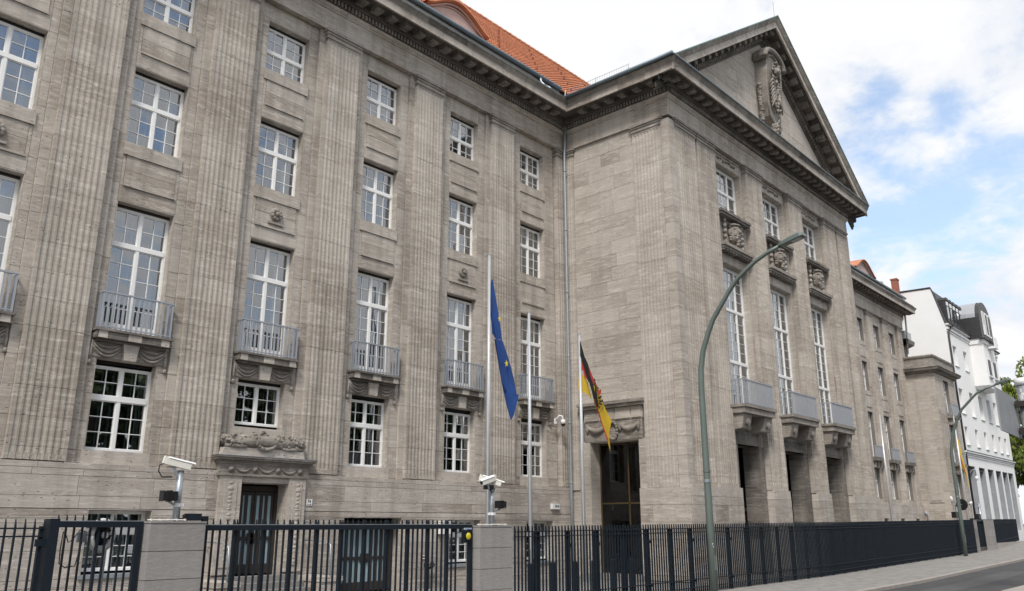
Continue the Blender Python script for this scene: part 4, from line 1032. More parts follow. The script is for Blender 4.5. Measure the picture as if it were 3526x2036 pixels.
# ------------------------------------------------------------------ tower block beyond the far wing
TX, TY, TXR = 68.7, 2.66, 74.7
ashlar(LS, .3, TY, -.1, 14.1, [], -TX, 'side_stone', B, ch=.7, ln=1.6, th=.15, zoff=.24)
for a, b, dd in ((1.0, 2.2, .07), (1.15, 2.05, .04)): pass
m = MB(LS, .1); m.box(1.05, 2.15, -TX, -TX+.05, 3.6, 13.6); m.box(1.2, 2.0, -TX+.05, -TX+.09, 3.75, 13.5); m.build('side_panel', 'side_stone', B)
tops = [(71.1, 72.6, 11.0, 13.75), (71.1, 72.6, 6.9, 10.0), (71.1, 72.6, 3.7, 5.9)]
wall(FR, TX, TXR, -.2, 14.2, tops, TY-.03, .35).build('wall_core', 'mortar', B)
ashlar(FR, TX, TXR, -.1, 14.1, tops, TY, 'facade_stone', B, ch=.7, ln=1.5, zoff=.24)
for o in tops: window(o[0], o[1], o[2], o[3]-.05, TY-.3, 2, 2, 4, o[2]+(o[3]-o[2])*.65, style='full')
for z in (10.72, 6.75):
    m = MB(FR, -.2); m.box(70.9, 73.1, TY-.02, TY+.5, z-.22, z); bo_ = m.build('balcony', 'soot_shade_stone', B)
    for s in (71.3, 72.6): m = MB(FR, .2); m.box(s-.15, s+.15, TY, TY+.3, z-.75, z-.22); m.build('console', 'carved_stone', bo_)
    bm_ = MB(FR).box(-.04, .04, -.012, .012, 0, .9).mesh('railing_bar', 'railing_grey')
    for i in range(14): link('railing_bar', bm_, bo_, (71.0+2.0*i/13, -TY-.45, z))
    for i in range(4): link('railing_bar', bm_, bo_, (70.98, -TY-.1*i-.05, z))
    h = MB(FR); h.box(70.95, 73.05, TY+.42, TY+.48, z+.9, z+.95); h.build('handrail', 'railing_grey', bo_)
tp = [(TX, 2), (TX, -TY), (TXR, -TY), (TXR, 2)]
sweep('tower_cornice', tp, [(0, 14.08), (.15, 14.12), (.2, 14.25), (.45, 14.32), (.5, 14.5), (.55, 14.52), (.5, 14.62), (.1, 14.7)], 'soot_shade_stone')
sweep('tower_attic', tp, [(.05, 14.65), (.05, 15.35), (.14, 15.42), (.18, 15.55), (.1, 15.62), (-1.5, 15.66)], 'carved_stone')
e = MB(); e.tube([(68.55, -.62, 2.9), (68.75, -.72, 2.6), (68.75, -.72, -.1)], .09, 8); e.build('downpipe', 'galvanised', B, True)
rb_ = MB(); rb_.box(69.4, 71.0, 0.2, 9, 0, 17.0); rb_.box(71.0, 75.9, .6, 9, 0, 14.5); rb_.build('rear_wing', 'facade_stone', B)
sweep('rear_cornice', [(69.4, -.3), (70.6, -.3), (70.6, 6)], [(0, 15.4), (0, 16.6), (.1, 16.7), (.5, 16.95), (.55, 17.3), (.2, 17.4)], 'soot_shade_stone')
m = MB(); m.box(69.45, 71.2, -.6, 5, 17.4, 18.1); m.build('rear_roof', 'sheet_metal', B)

# ------------------------------------------------------------------ small things on the facade
def text(s, size, mat, parent, loc, rot, ext=.003, name='lettering', align='CENTER', xs=1., bold=False):
    c = bpy.data.curves.new('t', 'FONT'); c.body = s; c.size = size; c.align_x = align; c.align_y = 'CENTER'; c.extrude = ext; c.resolution_u = 2
    if bold: c.offset = size*.02
    o = bpy.data.objects.new('t', c); COL.objects.link(o); dg = bpy.context.evaluated_depsgraph_get(); me = bpy.data.meshes.new_from_object(o.evaluated_get(dg))
    bpy.data.objects.remove(o); bpy.data.curves.remove(c); me.materials.clear(); me.materials.append(MAT[mat])
    k = bpy.data.objects.new(name, me); COL.objects.link(k); k.parent = parent; k.location = loc; k.rotation_euler = rot; k.scale.x = xs
    return k
HP = math.pi/2
t = thing('house_number', 'small white plate reading 76 beside the carved portal door', 'house number', (9.43, -DP-.005, 2.62))
MB().box(-.10, .10, -.02, 0, -.09, .09).build('plate', 'sign_white', t); text('76', .12, 'sign_ink', t, (0, -.022, .025), (HP, 0, 0), bold=True); MB().box(-.07, -.02, -.024, -.02, -.065, -.05).build('lettering', 'sign_ink', t); MB().box(.01, .07, -.024, -.02, -.07, -.045).build('lettering', 'sign_ink', t)
t = thing('house_number', 'white box plate reading 74-76 near the downpipe in the corner', 'house number', (20.87, -DP-.005, 2.66))
MB().box(-.23, .23, -.10, 0, -.105, .105).build('plate', 'sign_white', t); text('74-76', .15, 'sign_ink', t, (.06, -.103, 0), (HP, 0, 0), xs=.78, bold=True)
t = thing('wall_camera', 'white dome camera on a curved bracket beside the corner downpipe', 'camera', (21.05, -.5, 6.0))
m = MB(); m.tube([(0, 0, .05), (0, -.12, .12), (.02, -.22, .22), (.06, -.32, .2), (.08, -.36, .02)], .035, 8); m.build('bracket', 'sign_white', t, True)
m = MB(); m.tube([(.08, -.36, .05), (.08, -.36, -.12)], [.09, .11], 12); m.build('housing', 'sign_white', t, True); MB().ball((.08, -.36, -.14), (.09, .09, .08), 12, 6).build('dome', 'black_plastic', t, True)
MB().box(-.06, .06, -.06, 0, -.1, .12).build('wall_plate', 'sign_white', t)
t = thing('junction_box', 'white meter box on the plinth beside the right-hand basement window behind the gate', 'box', (14.86, -DP-.003, 1.86))
MB().box(-.27, .27, -.16, 0, -.18, .2).build('case', 'sign_white', t); MB().box(-.29, .29, -.18, .0, .2, .23).build('lid', 'sign_white', t); text('P  76', .12, 'sign_ink', t, (.0, -.162, .09), (HP, 0, 0)); m = MB(); m.tube([(-.1, -.08, -.18), (-.1, -.06, -1.2), (-.1, -.05, -1.86)], .03, 6); m.build('cable_duct', 'galvanised', t)
t = thing('hydrant', 'dark twin outlet fire riser under a small red-edged notice on the plinth', 'hydrant', (14.08, -DP-.003, 0))
m = MB(); m.tube([(0, -.12, -.02), (0, -.12, .62)], .07, 8); m.tube([(0, -.12, .6), (-.14, -.2, .72)], [.06, .08], 8); m.tube([(0, -.12, .6), (.14, -.2, .72)], [.06, .08], 8); m.build('riser', 'black_plastic', t, True)
m = MB(); m.disc((-.14, -.22, .73), .09, (0, -.8, .6), .06, 12); m.disc((.14, -.22, .73), .09, (0, -.8, .6), .06, 12); m.build('outlet', 'door_bronze', t)
t = thing('notice', 'small white notice with red edge above the fire riser', 'sign', (14.06, -DP-.003, .96)); MB().box(-.17, .17, -.02, 0, -.075, .075).build('plate', 'red_sign', t); MB().box(-.155, .155, -.024, -.02, -.06, .06).build('panel', 'sign_white', t); MB().box(-.11, .11, -.027, -.024, -.02, .025).build('lettering', 'sign_ink', t)

# ------------------------------------------------------------------ fences, gates, granite pillars
YF = -8.3
def ztop(x):
    P = [(-20, 2.1), (0, 2.08), (9.7, 1.95), (28.8, 2.05), (50.6, 2.2), (55, 2.24), (62, 2.27)]
    for (a, p), (b, q) in zip(P, P[1:]):
        if x <= b: return p+(q-p)*max(0, x-a)/(b-a)
    return 2.27
def picket_mesh(h, w=.011, dpt=.0205):
    m = MB(); m.box(-w, w, -dpt, dpt, 0, h-.11, 't')
    i = [m.p(a, b, h-.11) for b in (-dpt, dpt) for a in (-w, w)]; k = [m.p(-w*.7, b, h) for b in (-dpt, dpt)]; k2 = [m.p(w*.1, b, h-.04) for b in (-dpt, dpt)]
    m.face(i[0], i[1], k2[0], k[0]); m.face(i[3], i[2], k[1], k2[1]); m.face(i[2], i[0], k[0], k[1]); m.face(i[1], i[3], k2[1], k2[0]); m.face(k[0], k2[0], k2[1], k[1])
    return m.mesh('picket', 'fence_paint')
PK = {h: picket_mesh(h) for h in (1.85,)}
def fence_run(root, x0, x1, post0, posts, stubs=True, y=YF, step=.1265, base=0.03):
    """pickets, posts and four thin rails following the ground and the top line"""
    n = int((x1-x0)/step); me = PK[1.85]
    for i in range(n+1):
        x = x0+step*i; z0 = gz(x)+base; zt = ztop(x); o = link('picket', me, root, (x, y, z0)); o.scale.z = (zt-z0)/1.85
    xs_ = [x0+(x1-x0)*i/max(2, int((x1-x0)/2)) for i in range(max(2, int((x1-x0)/2))+1)]
    for dz in (-.13, -.24, 'a', 'b'):
        m = MB()
        for a, b in zip(xs_, xs_[1:]):
            z = [(ztop(q)+dz) if not isinstance(dz, str) else gz(q)+(.40 if dz == 'a' else .17) for q in (a, b)]
            i = [m.p(q, y-.014+yy_, zz+c) for q, zz in ((a, z[0]), (b, z[1])) for yy_, c in ((-.006, -.011), (.028+.006, -.011), (.034, .011), (-.006, .011))]
            for k in range(4): m.face(i[k], i[4+k], i[4+(k+1) % 4], i[(k+1) % 4])
        m.build('rail', 'fence_paint', root)
    pm = MB().box(-.075, .075, -.03, .03, 0, 1).mesh('post', 'fence_paint'); bm = MB(); bm.box(.075, .13, -.03, .02, .9, .955); bm.box(.075, .13, -.03, .02, .2, .255); bme = bm.mesh('post_bracket', 'fence_paint')
    x = post0
    while x < x1 and posts:
        z0 = gz(x); o = link('post', pm, root, (x, y+.05, z0)); o.scale.z = ztop(x)-.12-z0
        b = link('post_bracket', bme, root, (x, y+.05, z0)); b.scale.z = ztop(x)-.35-z0
        x += posts
fl_ = thing('picket_fence', 'long dark blue steel picket fence running along the pavement between two granite pillars', 'fence', (9.7, YF, 0))
fl_.location = (0, 0, 0)
fence_run(fl_, 9.76, 50.5, 10.6, 1.209)
for i in range(9):
    x = 10.1+i*.93; bt = thing('bollard', f'', 'bollard', (x, -6.9, -.02), 'dark steel bollards standing behind the picket fence')
    bt['label'] = ('short dark steel bollard behind the picket fence, '+['first', 'second', 'third', 'fourth', 'fifth', 'sixth', 'seventh', 'eighth', 'ninth'][i]+' from the right granite pillar')
    m = MB(); m.box(-.06, .06, -.06, .06, 0, 1.0-.0); m.taper(-.06, .06, -.06, .06, 1.0, 1.03, .02, .02); m.build('shaft', 'fence_paint', bt); MB().box(-.09, .09, -.09, .09, 0, .02).build('foot_plate', 'fence_paint', bt)
f2 = thing('picket_fence', 'short dark picket fence on a pale concrete kerb before the white house', 'fence'); fence_run(f2, 55.5, 61.9, 55.6, 1.6, base=.1)
m = MB()
for a, b in ((55.35, 58), (58, 60), (60, 62)):
    q = [(a, gz(a)-.1), (b, gz(b)-.1), (b, .80), (a, .80)]
    m.prism([(u, v) for u, v in q], YF-.12, YF+.12)
m.build('fence_kerb', 'kerb_granite', f2)
# left fence panel and small gate
fl2 = thing('picket_fence', 'thin dark picket fence panel at the picture edge beside the thick gate post', 'fence'); fence_run(fl2, -3.0, -.46, -1.9, 50)
def gate(root, x0, x1, zt, pk, ybeam, beam=.10, mat='fence_paint'):
    m = MB(); m.box(x0, x1, ybeam-.03, ybeam+.03, zt-beam, zt-.012); m.build('top_beam', mat, root)
    m = MB(); m.box(x0, x1, ybeam-.032, ybeam+.032, zt-.012, zt); m.build('beam_cap', 'galvanised', root)
    for z in (.32, .10): MB().box(x0, x1, ybeam-.012, ybeam+.012, z-.012, z+.012).build('rail', mat, root)
    for x in (x0+.04, x1-.05): MB().box(x-.045, x+.045, ybeam-.04, ybeam+.04, -.06, zt-beam).build('post', mat, root)
    me = picket_mesh(1.85)
    for x, th in pk:
        o = link('picket', me, root, (x, ybeam+.045, .0)); o.scale = (1.7 if th else 1, 1.5 if th else 1, (zt+.085)/1.85)
g1 = thing('sliding_gate', 'wide dark steel gate with spikes and an amber lamp between the granite pillars', 'gate')
pk = []; x = 2.15
while x < 8.2:
    for d, th in ((0, 1), (.055, 0), (.17, 0), (.30, 0), (.435, 0)):
        if x+d < 8.15: pk.append((x+d, th))
    x += .567
gate(g1, 2.04, 8.56, 2.0, pk, -8.06)
g2_ = thing('side_gate', 'narrow dark steel gate with a big round fan behind it left of the first pillar', 'gate')
gate(g2_, -.30, 1.07, 2.06, [(-.18+.118*i, i == 5) for i in range(10)], -8.06)
m = MB(); m.box(-.43, -.30, -8.40, -8.20, -.15, 2.085); m.build('gate_post', 'fence_paint', g2_)
m = MB(); m.box(-.52, -.475, -8.30, -8.24, -.1, 1.98); m.box(-.56, -.43, -8.33, -8.27, 1.70, 1.80); m.build('hinge_post', 'fence_paint', g2_)
# amber warning lamp on the sliding gate
bl = thing('warning_lamp', 'round amber warning lamp in a dark box on the end of the sliding gate', 'lamp', (8.335, -8.13, 1.75))
MB().box(-.13, .13, -.02, .03, -.15, .12).build('case', 'fence_paint', bl); MB().disc((.02, -.03, -.01), .085, (0, -1, 0), .03, 20).build('lens_ring', 'black_plastic', bl); m = MB(); m.ball((.02, -.04, -.01), (.078, .035, .078), 16, 8); m.build('lens', 'amber_lens', bl, True)
m = MB(); m.box(-.10, .13, -.03, -.02, .135, .165); m.build('maker_label', 'sign_white', bl); m = MB(); m.box(-.09, .12, -.033, -.03, .142, .158); m.build('lettering', 'sign_blue', bl)
m = MB(); m.tube([(-.14, .02, .05), (-.24, .03, .08), (-.3, .04, .0)], .008, 5); m.build('cable', 'cable_black', bl)
# granite pillars, slab by slab
def pillar(x0, x1, zt, label, ch, y0=-8.3, dep=.45, z0=-.3, n=6, mat='granite'):
    t = thing('gate_pillar', label, 'pillar', ((x0+x1)/2, y0+dep/2, 0)); w = (x1-x0)/2
    z = zt-.03; i = 0
    while z > z0 and i < n:
        b = max(z0, z-ch); m = MB(None, R.gauss(0, .35)); m.box(-w+.004, w-.004, -dep/2+.004, dep/2-.004, b+.005, z-.005); m.build('granite_slab', mat, t); z = b; i += 1
    m = MB(); m.box(-w+.02, w-.02, -dep/2+.02, dep/2-.02, z0, zt-.03); m.build('core', 'mortar', t)
    m = MB(None, -.2); m.box(-w-.006, w+.006, -dep/2-.006, dep/2+.006, zt-.03, zt); m.build('cap', mat, t)
    return t
pillar(1.09, 2.03, 2.05, 'broad granite pillar carrying a camera post and a floodlight left of the sliding gate', .43)
pillar(8.60, 9.69, 1.965, 'broad granite pillar carrying two cameras on a post right of the sliding gate', .45)
pillar(50.55, 50.85, 2.2, 'slim far granite pillar at the end of the long fence', .5, y0=-8.42, dep=.5)
pillar(53.7, 54.95, 2.24, 'wide far granite pillar beside the distant small gate', .5, y0=-8.42, dep=.6)
g3_ = thing('far_gate', 'distant dark steel gate between two slim granite pillars', 'gate'); gate(g3_, 50.9, 53.65, 2.2, [(51.05+.12*i, i % 5 == 0) for i in range(22)], -8.1)
MB().box(50.95, 53.6, -8.16, -8.12, .3, .62).build('kick_plate', 'door_bronze', g3_)
# anti-climb wire lying on the pillars
for x0, x1, z, lb in ((1.1, 1.75, 2.06, 'thin yellowish cable trunk on top of the left granite pillar'), (8.65, 9.65, 1.975, 'row of small clear spikes on top of the right granite pillar')):
    t = thing('trunking', lb, 'cable', ((x0+x1)/2, -8.15, z)); w = (x1-x0)/2
    m = MB(); m.tube([(-w, 0, .012), (0, -.02, .014), (w, 0, .012)], .011, 5); m.build('wire', 'cream_plastic', t); m = MB()
    for i in range(5): m.box(-w+.05+i*w/2.3, -w+.07+i*w/2.3, -.02, .02, -.004, .03)
    m.build('clip', 'cream_plastic', t)
# camera posts
def cam_post(x, y, z0, h, label):
    t = thing('camera_post', label, 'post', (x, y, z0)); m = MB(); m.tube([(0, 0, 0), (0, 0, h)], .058, 12); m.build('tube', 'galvanised', t, True); MB().box(-.1, .1, -.1, .1, -.012, .012).build('foot_plate', 'galvanised', t)
    m = MB(); m.disc((0, 0, .26), .066, (0, 0, 1), .06, 14); m.box(-.10, .10, -.03, .03, .235, .285); m.build('clamp', 'sign_white', t); return t
def cctv(loc, ang, tilt, label, cable=True, ln=.42):
    t = thing('security_camera', label, 'camera', loc, 'cameras on posts above the gate pillars'); rot = Matrix.Rotation(ang, 4, 'Z') @ Matrix.Rotation(tilt, 4, 'Y')
    def put(m, nm, mat, sm=False):
        m.v = [tuple(rot @ Vector(q)) for q in m.v]; return m.build(nm, mat, t, sm)
    put(MB().box(-.2, ln-.2, -.05, .05, -.05, .055), 'housing', 'cream_plastic'); put(MB().taper(-.17, ln-.14, -.062, .062, .058, .085, .0, .03), 'sunshield', 'sign_white'); put(MB().box(ln-.2, ln-.195, -.035, .035, -.03, .04), 'lens', 'black_plastic'); put(MB().box(-.235, -.2, -.045, .045, -.045, .08), 'rear_cap', 'cream_plastic')
    m = MB(); m.tube([(-.05, 0, -.05), (-.03, 0, -.12), (.0, 0, -.19)], .028, 8); m.build('bracket', 'galvanised', t)
    if cable: m = MB(); m.tube([tuple(rot @ Vector(q)) for q in ((-.2, 0, -.03), (-.27, 0, -.08), (-.26, 0, -.18), (-.18, 0, -.26), (-.02, 0, -.22))], .011, 6); m.build('cable', 'cable_black', t, True)
    return t
def lampbox(loc, s, label):
    t = thing('infrared_lamp', label, 'lamp', loc); MB().box(-.12, .12, -.07, .07, -.075, .075).build('case', 'black_plastic', t); MB().box(-.13, -.12, -.075, .075, -.085, .085).build('front', 'black_plastic', t)
    MB().box(-.012, .012, -.09, .09, -.09, .09).build('yoke', 'black_plastic', t); m = MB(); m.tube([(s*.0, 0, -.09), (s*.12, .03, -.14), (s*.2, .05, -.15)], .018, 6); m.build('arm', 'galvanised', t); return t
cam_post(1.62, -8.05, 2.05, .82, 'short galvanised post on the left granite pillar'); cctv((1.53, -8.09, 2.97), -.15, .20, 'white security camera with a looped black cable above the left granite pillar')
lampbox((1.44, -8.10, 2.45), 1, 'small black square lamp on the camera post of the left granite pillar')
t = thing('floodlight', 'dark box floodlight lying on top of the left granite pillar', 'floodlight', (1.87, -8.10, 2.05)); MB().box(-.10, .14, -.07, .07, .01, .125).build('case', 'fence_paint', t); MB().box(-.14, -.10, -.05, .05, .03, .11).build('front', 'black_plastic', t); MB().box(-.2, -.1, -.03, .03, 0, .05).build('foot', 'black_plastic', t); MB().box(.19, .28, -.04, .04, .0, .08).build('ballast', 'fence_paint', t)
cam_post(9.24, -8.05, 1.965, .90, 'short galvanised post on the right granite pillar'); cctv((9.02, -8.15, 2.97), math.pi+.05, .27, 'white security camera pointing down towards the sliding gate', False, .46); cctv((9.16, -8.02, 2.98), -.75, .30, 'white security camera pointing away from the sliding gate', False, .5)
lampbox((9.56, -8.04, 2.44), -1, 'small black square lamp on the camera post of the right granite pillar')
t = thing('camera_mount', 'black camera mounting box below the two white cameras', 'bracket', (9.08, -8.1, 2.82)); MB().box(-.12, .1, -.06, .06, -.05, .05).build('case', 'black_plastic', t); m = MB(); m.tube([(-.05, -.07, -.04), (0, -.08, -.12), (.08, -.08, -.1), (.14, -.06, -.02)], .01, 5); m.build('cable', 'cable_black', t)
cctv((49.4, -7.6, 3.35), .3, -.25, 'white tube camera on a post near the far granite pillar', False, .6); cctv((53.6, -7.6, 3.2), math.pi, .2, 'small white camera on a crossbar post at the distant gate', False, .5)
for x, y, h, lb in ((50.3, -7.6, 3.3, 'tall thin grey camera post near the far granite pillar'), (54.2, -7.9, 3.2, 'tall thin grey crossbar post at the distant gate')):
    t = thing('camera_post', lb, 'post', (x, y, .0)); m = MB(); m.tube([(0, 0, 0), (0, 0, h)], .09, 8); m.build('tube', 'galvanised', t, True); MB().box(-1.0, .1, -.03, .03, h-.25, h-.19).build('crossbar', 'galvanised', t); MB().box(-.9, -.4, -.12, .12, h-1.0, h-.65).build('lamp_case', 'black_plastic', t); MB().box(-.4, 0, -.02, .02, h-.95, h-.9).build('arm', 'galvanised', t)
# round fan hanging inside the narrow gate
t = thing('ring_fan', 'round dark fan in a pale ring hanging behind the narrow gate', 'fan', (.52, -7.90, 1.84))
m = MB(); c = Vector((0, 0, 0)); n = Vector((.35, -.93, .05)).normalized(); m.tube([tuple(c-n*.0+x_) for x_ in [(.205*math.cos(a)*n.cross(Vector((0, 0, 1))).normalized()+.205*math.sin(a)*Vector((0, 0, 1))) for a in [i*math.pi/12 for i in range(25)]]], .055, 10); m.build('ring', 'fan_grey', t, True)
m = MB(); m.disc(c-n*.02, .19, n, .02, 20); m.build('back', 'black_plastic', t); m = MB(); m.disc(c+n*.07, .05, n, .05, 14); m.build('hub', 'sign_white', t); m = MB()
sx = n.cross(Vector((0, 0, 1))).normalized()
for i in range(6):
    a = i*math.pi/3; d1 = sx*math.cos(a)+Vector((0, 0, 1))*math.sin(a); d2 = sx*math.cos(a+.6)+Vector((0, 0, 1))*math.sin(a+.6); k = [m.p(*(c+n*.05+q)) for q in (d1*.04, d1*.15, d2*.15, d2*.04)]; m.face(*k)
m.build('blades', 'black_plastic', t); m = MB(); m.box(-.36, -.2, -.03, .03, -.1, .05); m.build('motor_box', 'galvanised', t); m = MB(); m.tube([(-.2, 0, .04), (-.33, 0, .08), (-.42, 0, -.06), (-.48, 0, -.1), (-.52, .0, .0), (-.57, 0, .06), (-.58, 0, -.2), (-.57, 0, -.4), (-.48, 0, -.46), (-.34, 0, -.44), (-.3, 0, -.2), (-.28, 0, -.1)], .009, 5); m.build('cable', 'cable_black', t, True)
m = MB(); m.tube([(.1, .03, -.1), (.1, .06, -1.9)], .02, 6); m.build('stand', 'galvanised', t)

# ------------------------------------------------------------------ flagpoles and flags
def flagpole(x, y, h, label, tilt=0):
    t = thing('flagpole', label, 'flagpole', (x, y, -.02)); m = MB(); m.tube([(0, 0, 0), (0, 0, h)], [.075, .05], 14); m.build('pole', 'aluminium', t, True)
    m = MB(); m.disc((0, 0, h+.01), .06, (0, 0, 1), .03, 14); m.box(-.12, 0, -.015, .015, h-.01, h+.02); m.build('truck', 'galvanised', t); m = MB(); m.disc((0, 0, .02), .14, (0, 0, 1), .04, 16); m.build('base', 'galvanised', t)
    m = MB(); m.tube([(-.07, -.05, h), (-.085, -.06, 1.2)], .006, 4); m.build('halyard', 'sign_white', t)
YP = -3.1
flagpole(14.35, YP, 10.9, 'tall silver flagpole flying the blue flag'); flagpole(16.42, YP, 9.25, 'bare silver flagpole standing before the last window row of the near wing'); flagpole(19.36, YP, 8.96, 'silver flagpole flying the black red and gold flag'); flagpole(52.5, YP, 9.1, 'bare silver flagpole in front of the far wing'); flagpole(69.0, YP-.5, 10.5, 'distant silver flagpole flying the yellow flag')
def cloth(root, name, mat, quads, y0, amp=.05, n=(5, 22), fold=3., dy=0.):
    """quads: 4 corners in (x, z), first two along the top; folds run lengthwise"""
    m = MB()
    for q in quads:
        rows = []
        for j in range(n[1]+1):
            v = j/n[1]; row = []
            for i in range(n[0]+1):
                u = i/n[0]; a = [(q[0][k]*(1-u)+q[1][k]*u)*(1-v)+(q[3][k]*(1-u)+q[2][k]*u)*v for k in (0, 1)]
                row.append(m.p(a[0], y0+dy+amp*math.sin((a[0]*2.1+a[1]*.55)*fold)+amp*.4*math.sin(a[1]*2.3+a[0]*7), a[1]))
            rows.append(row)
        for a, b in zip(rows, rows[1:]):
            for i in range(n[0]): m.face(a[i], b[i], b[i+1], a[i+1])
    o = m.build(name, mat, root, True); return o
def star(root, x, z, r, y, lean=0.):
    m = MB(); p = []
    for i in range(10): a = math.pi/2+i*math.pi/5+lean; k = r if i % 2 == 0 else r*.42; p.append((x+k*math.cos(a)*.8, z+k*math.sin(a)))
    m.prism(p, y-.004, y); m.build('star', 'star_gold', root)
eu = thing('blue_flag', 'blue flag with golden stars hanging limp from the tallest flagpole', 'flag', (0, 0, 0))
E_ = lambda *p: [p]
cloth(eu, 'cloth', 'flag_blue', [[(14.43, 10.0), (14.47, 10.02), (14.76, 8.9), (14.43, 8.9)], [(14.43, 8.9), (14.76, 8.9), (14.98, 8.0), (14.44, 8.13)], [(14.57, 8.03), (14.98, 8.0), (15.39, 7.0), (14.80, 7.0)], [(14.80, 7.0), (15.39, 7.0), (15.72, 6.22), (15.0, 6.22)]], YP, .075, (12, 12), 5.)
cloth(eu, 'cloth_fold', 'flag_blue', [[(15.0, 6.22), (15.72, 6.22), (15.60, 5.52), (15.14, 5.86)], [(15.14, 5.86), (15.60, 5.52), (15.55, 5.42), (15.46, 5.34)], [(14.60, 8.6), (14.70, 8.5), (15.25, 6.3), (14.92, 6.6)]], YP-.05, .05, (8, 8), 3.4)
star(eu, 14.75, 8.69, .11, YP-.12, .15); star(eu, 15.10, 7.20, .125, YP-.12, .2)
de = thing('tricolour_flag', 'black red and gold flag with an eagle hanging limp from its flagpole', 'flag', (0, 0, 0))
BK = [(8.67, 19.29, 19.31), (8.1, 19.32, 19.55), (7.8, 19.47, 19.80), (7.46, 19.62, 19.88), (7.13, 19.80, 20.09), (6.8, 19.96, 20.21), (6.55, 20.07, 20.30)]
cloth(de, 'black_stripe', 'flag_black', [[(a[1], a[0]), (a[2], a[0]), (b[2], b[0]), (b[1], b[0])] for a, b in zip(BK, BK[1:])], YP-.05, .025, (5, 5))
cloth(de, 'red_stripe', 'flag_red', [[(19.32, 8.12), (19.36, 8.08), (19.56, 7.62), (19.335, 7.47)], [(19.36, 8.08), (19.50, 7.82), (19.84, 7.14), (19.56, 7.36)], [(19.79, 7.84), (19.81, 7.84), (20.44, 7.06), (19.98, 7.22)], [(20.12, 6.54), (20.26, 6.5), (21.05, 5.05), (20.96, 5.07)]], YP-.03, .02, (4, 8))
cloth(de, 'gold_stripe', 'flag_gold', [[(19.335, 7.47), (19.60, 7.36), (19.70, 6.72), (19.285, 6.82)], [(19.60, 7.36), (19.84, 7.14), (20.10, 6.54), (19.70, 6.72)], [(20.00, 7.24), (20.44, 7.08), (20.72, 6.62), (20.18, 6.66)], [(20.18, 6.66), (20.72, 6.62), (21.0, 6.25), (20.28, 6.40)], [(20.24, 6.45), (21.0, 6.25), (21.31, 5.85), (20.64, 5.80)], [(20.62, 5.84), (21.31, 5.85), (21.17, 5.25), (20.97, 5.10)], [(20.97, 5.10), (21.17, 5.25), (21.20, 4.80), (21.18, 4.66)]], YP+.02, .03, (6, 8), 4.)
em = MB(); yq = YP-.085       # eagle: head, wings of feather strips, tail, claws, folded with the cloth
for p in ([(20.14, 7.15), (20.22, 7.05), (20.30, 6.6), (20.36, 6.35), (20.28, 6.25), (20.16, 6.5)], [(20.12, 7.18), (20.20, 7.22), (20.22, 7.10)], [(20.22, 7.08), (20.40, 7.0), (20.42, 6.94), (20.26, 6.98)], [(20.24, 6.98), (20.45, 6.86), (20.46, 6.80), (20.27, 6.88)],
          [(20.3, 6.6), (20.52, 6.72), (20.60, 6.72), (20.46, 6.58)], [(20.34, 6.52), (20.62, 6.56), (20.68, 6.5), (20.42, 6.46)], [(20.34, 6.45), (20.58, 6.42), (20.62, 6.36), (20.4, 6.38)], [(20.3, 6.38), (20.44, 6.28), (20.44, 6.20), (20.32, 6.28)], [(20.1, 7.3), (20.14, 7.34), (20.2, 7.26), (20.12, 7.22)]): em.prism(p, yq-.004, yq)
em.build('eagle_emblem', 'flag_black', de); em = MB()
for p in ([(20.30, 6.86), (20.46, 6.94), (20.54, 6.88), (20.50, 6.76), (20.38, 6.74)], [(20.50, 6.98), (20.56, 6.94), (20.52, 6.86), (20.47, 6.9)]): em.prism(p, yq-.005, yq-.001)
em.build('eagle_beak', 'flag_red', de)
em = MB(); em.tube([(20.30+.36*math.cos(a)*1.0, yq-.002, 6.42+.36*math.sin(a)*1.0) for a in [(-1.9+i*.12) for i in range(22)]], .008, 4); em.build('shield_outline', 'flag_black', de)
ye = thing('yellow_flag', 'distant limp yellow flag hanging by the tower block balcony', 'flag', (0, 0, 0))
cloth(ye, 'gold_stripe', 'flag_gold', [[(69.1, 8.6), (69.3, 8.6), (70.0, 7.6), (69.1, 7.6)], [(69.1, 7.6), (70.0, 7.6), (70.6, 6.3), (69.5, 6.3)], [(69.5, 6.3), (70.6, 6.3), (70.9, 4.6), (70.5, 5.2)]], YP-.5, .06); cloth(ye, 'red_stripe', 'flag_red', [[(69.05, 7.3), (69.2, 7.3), (70.5, 5.0), (70.2, 5.3)]], YP-.55, .04)

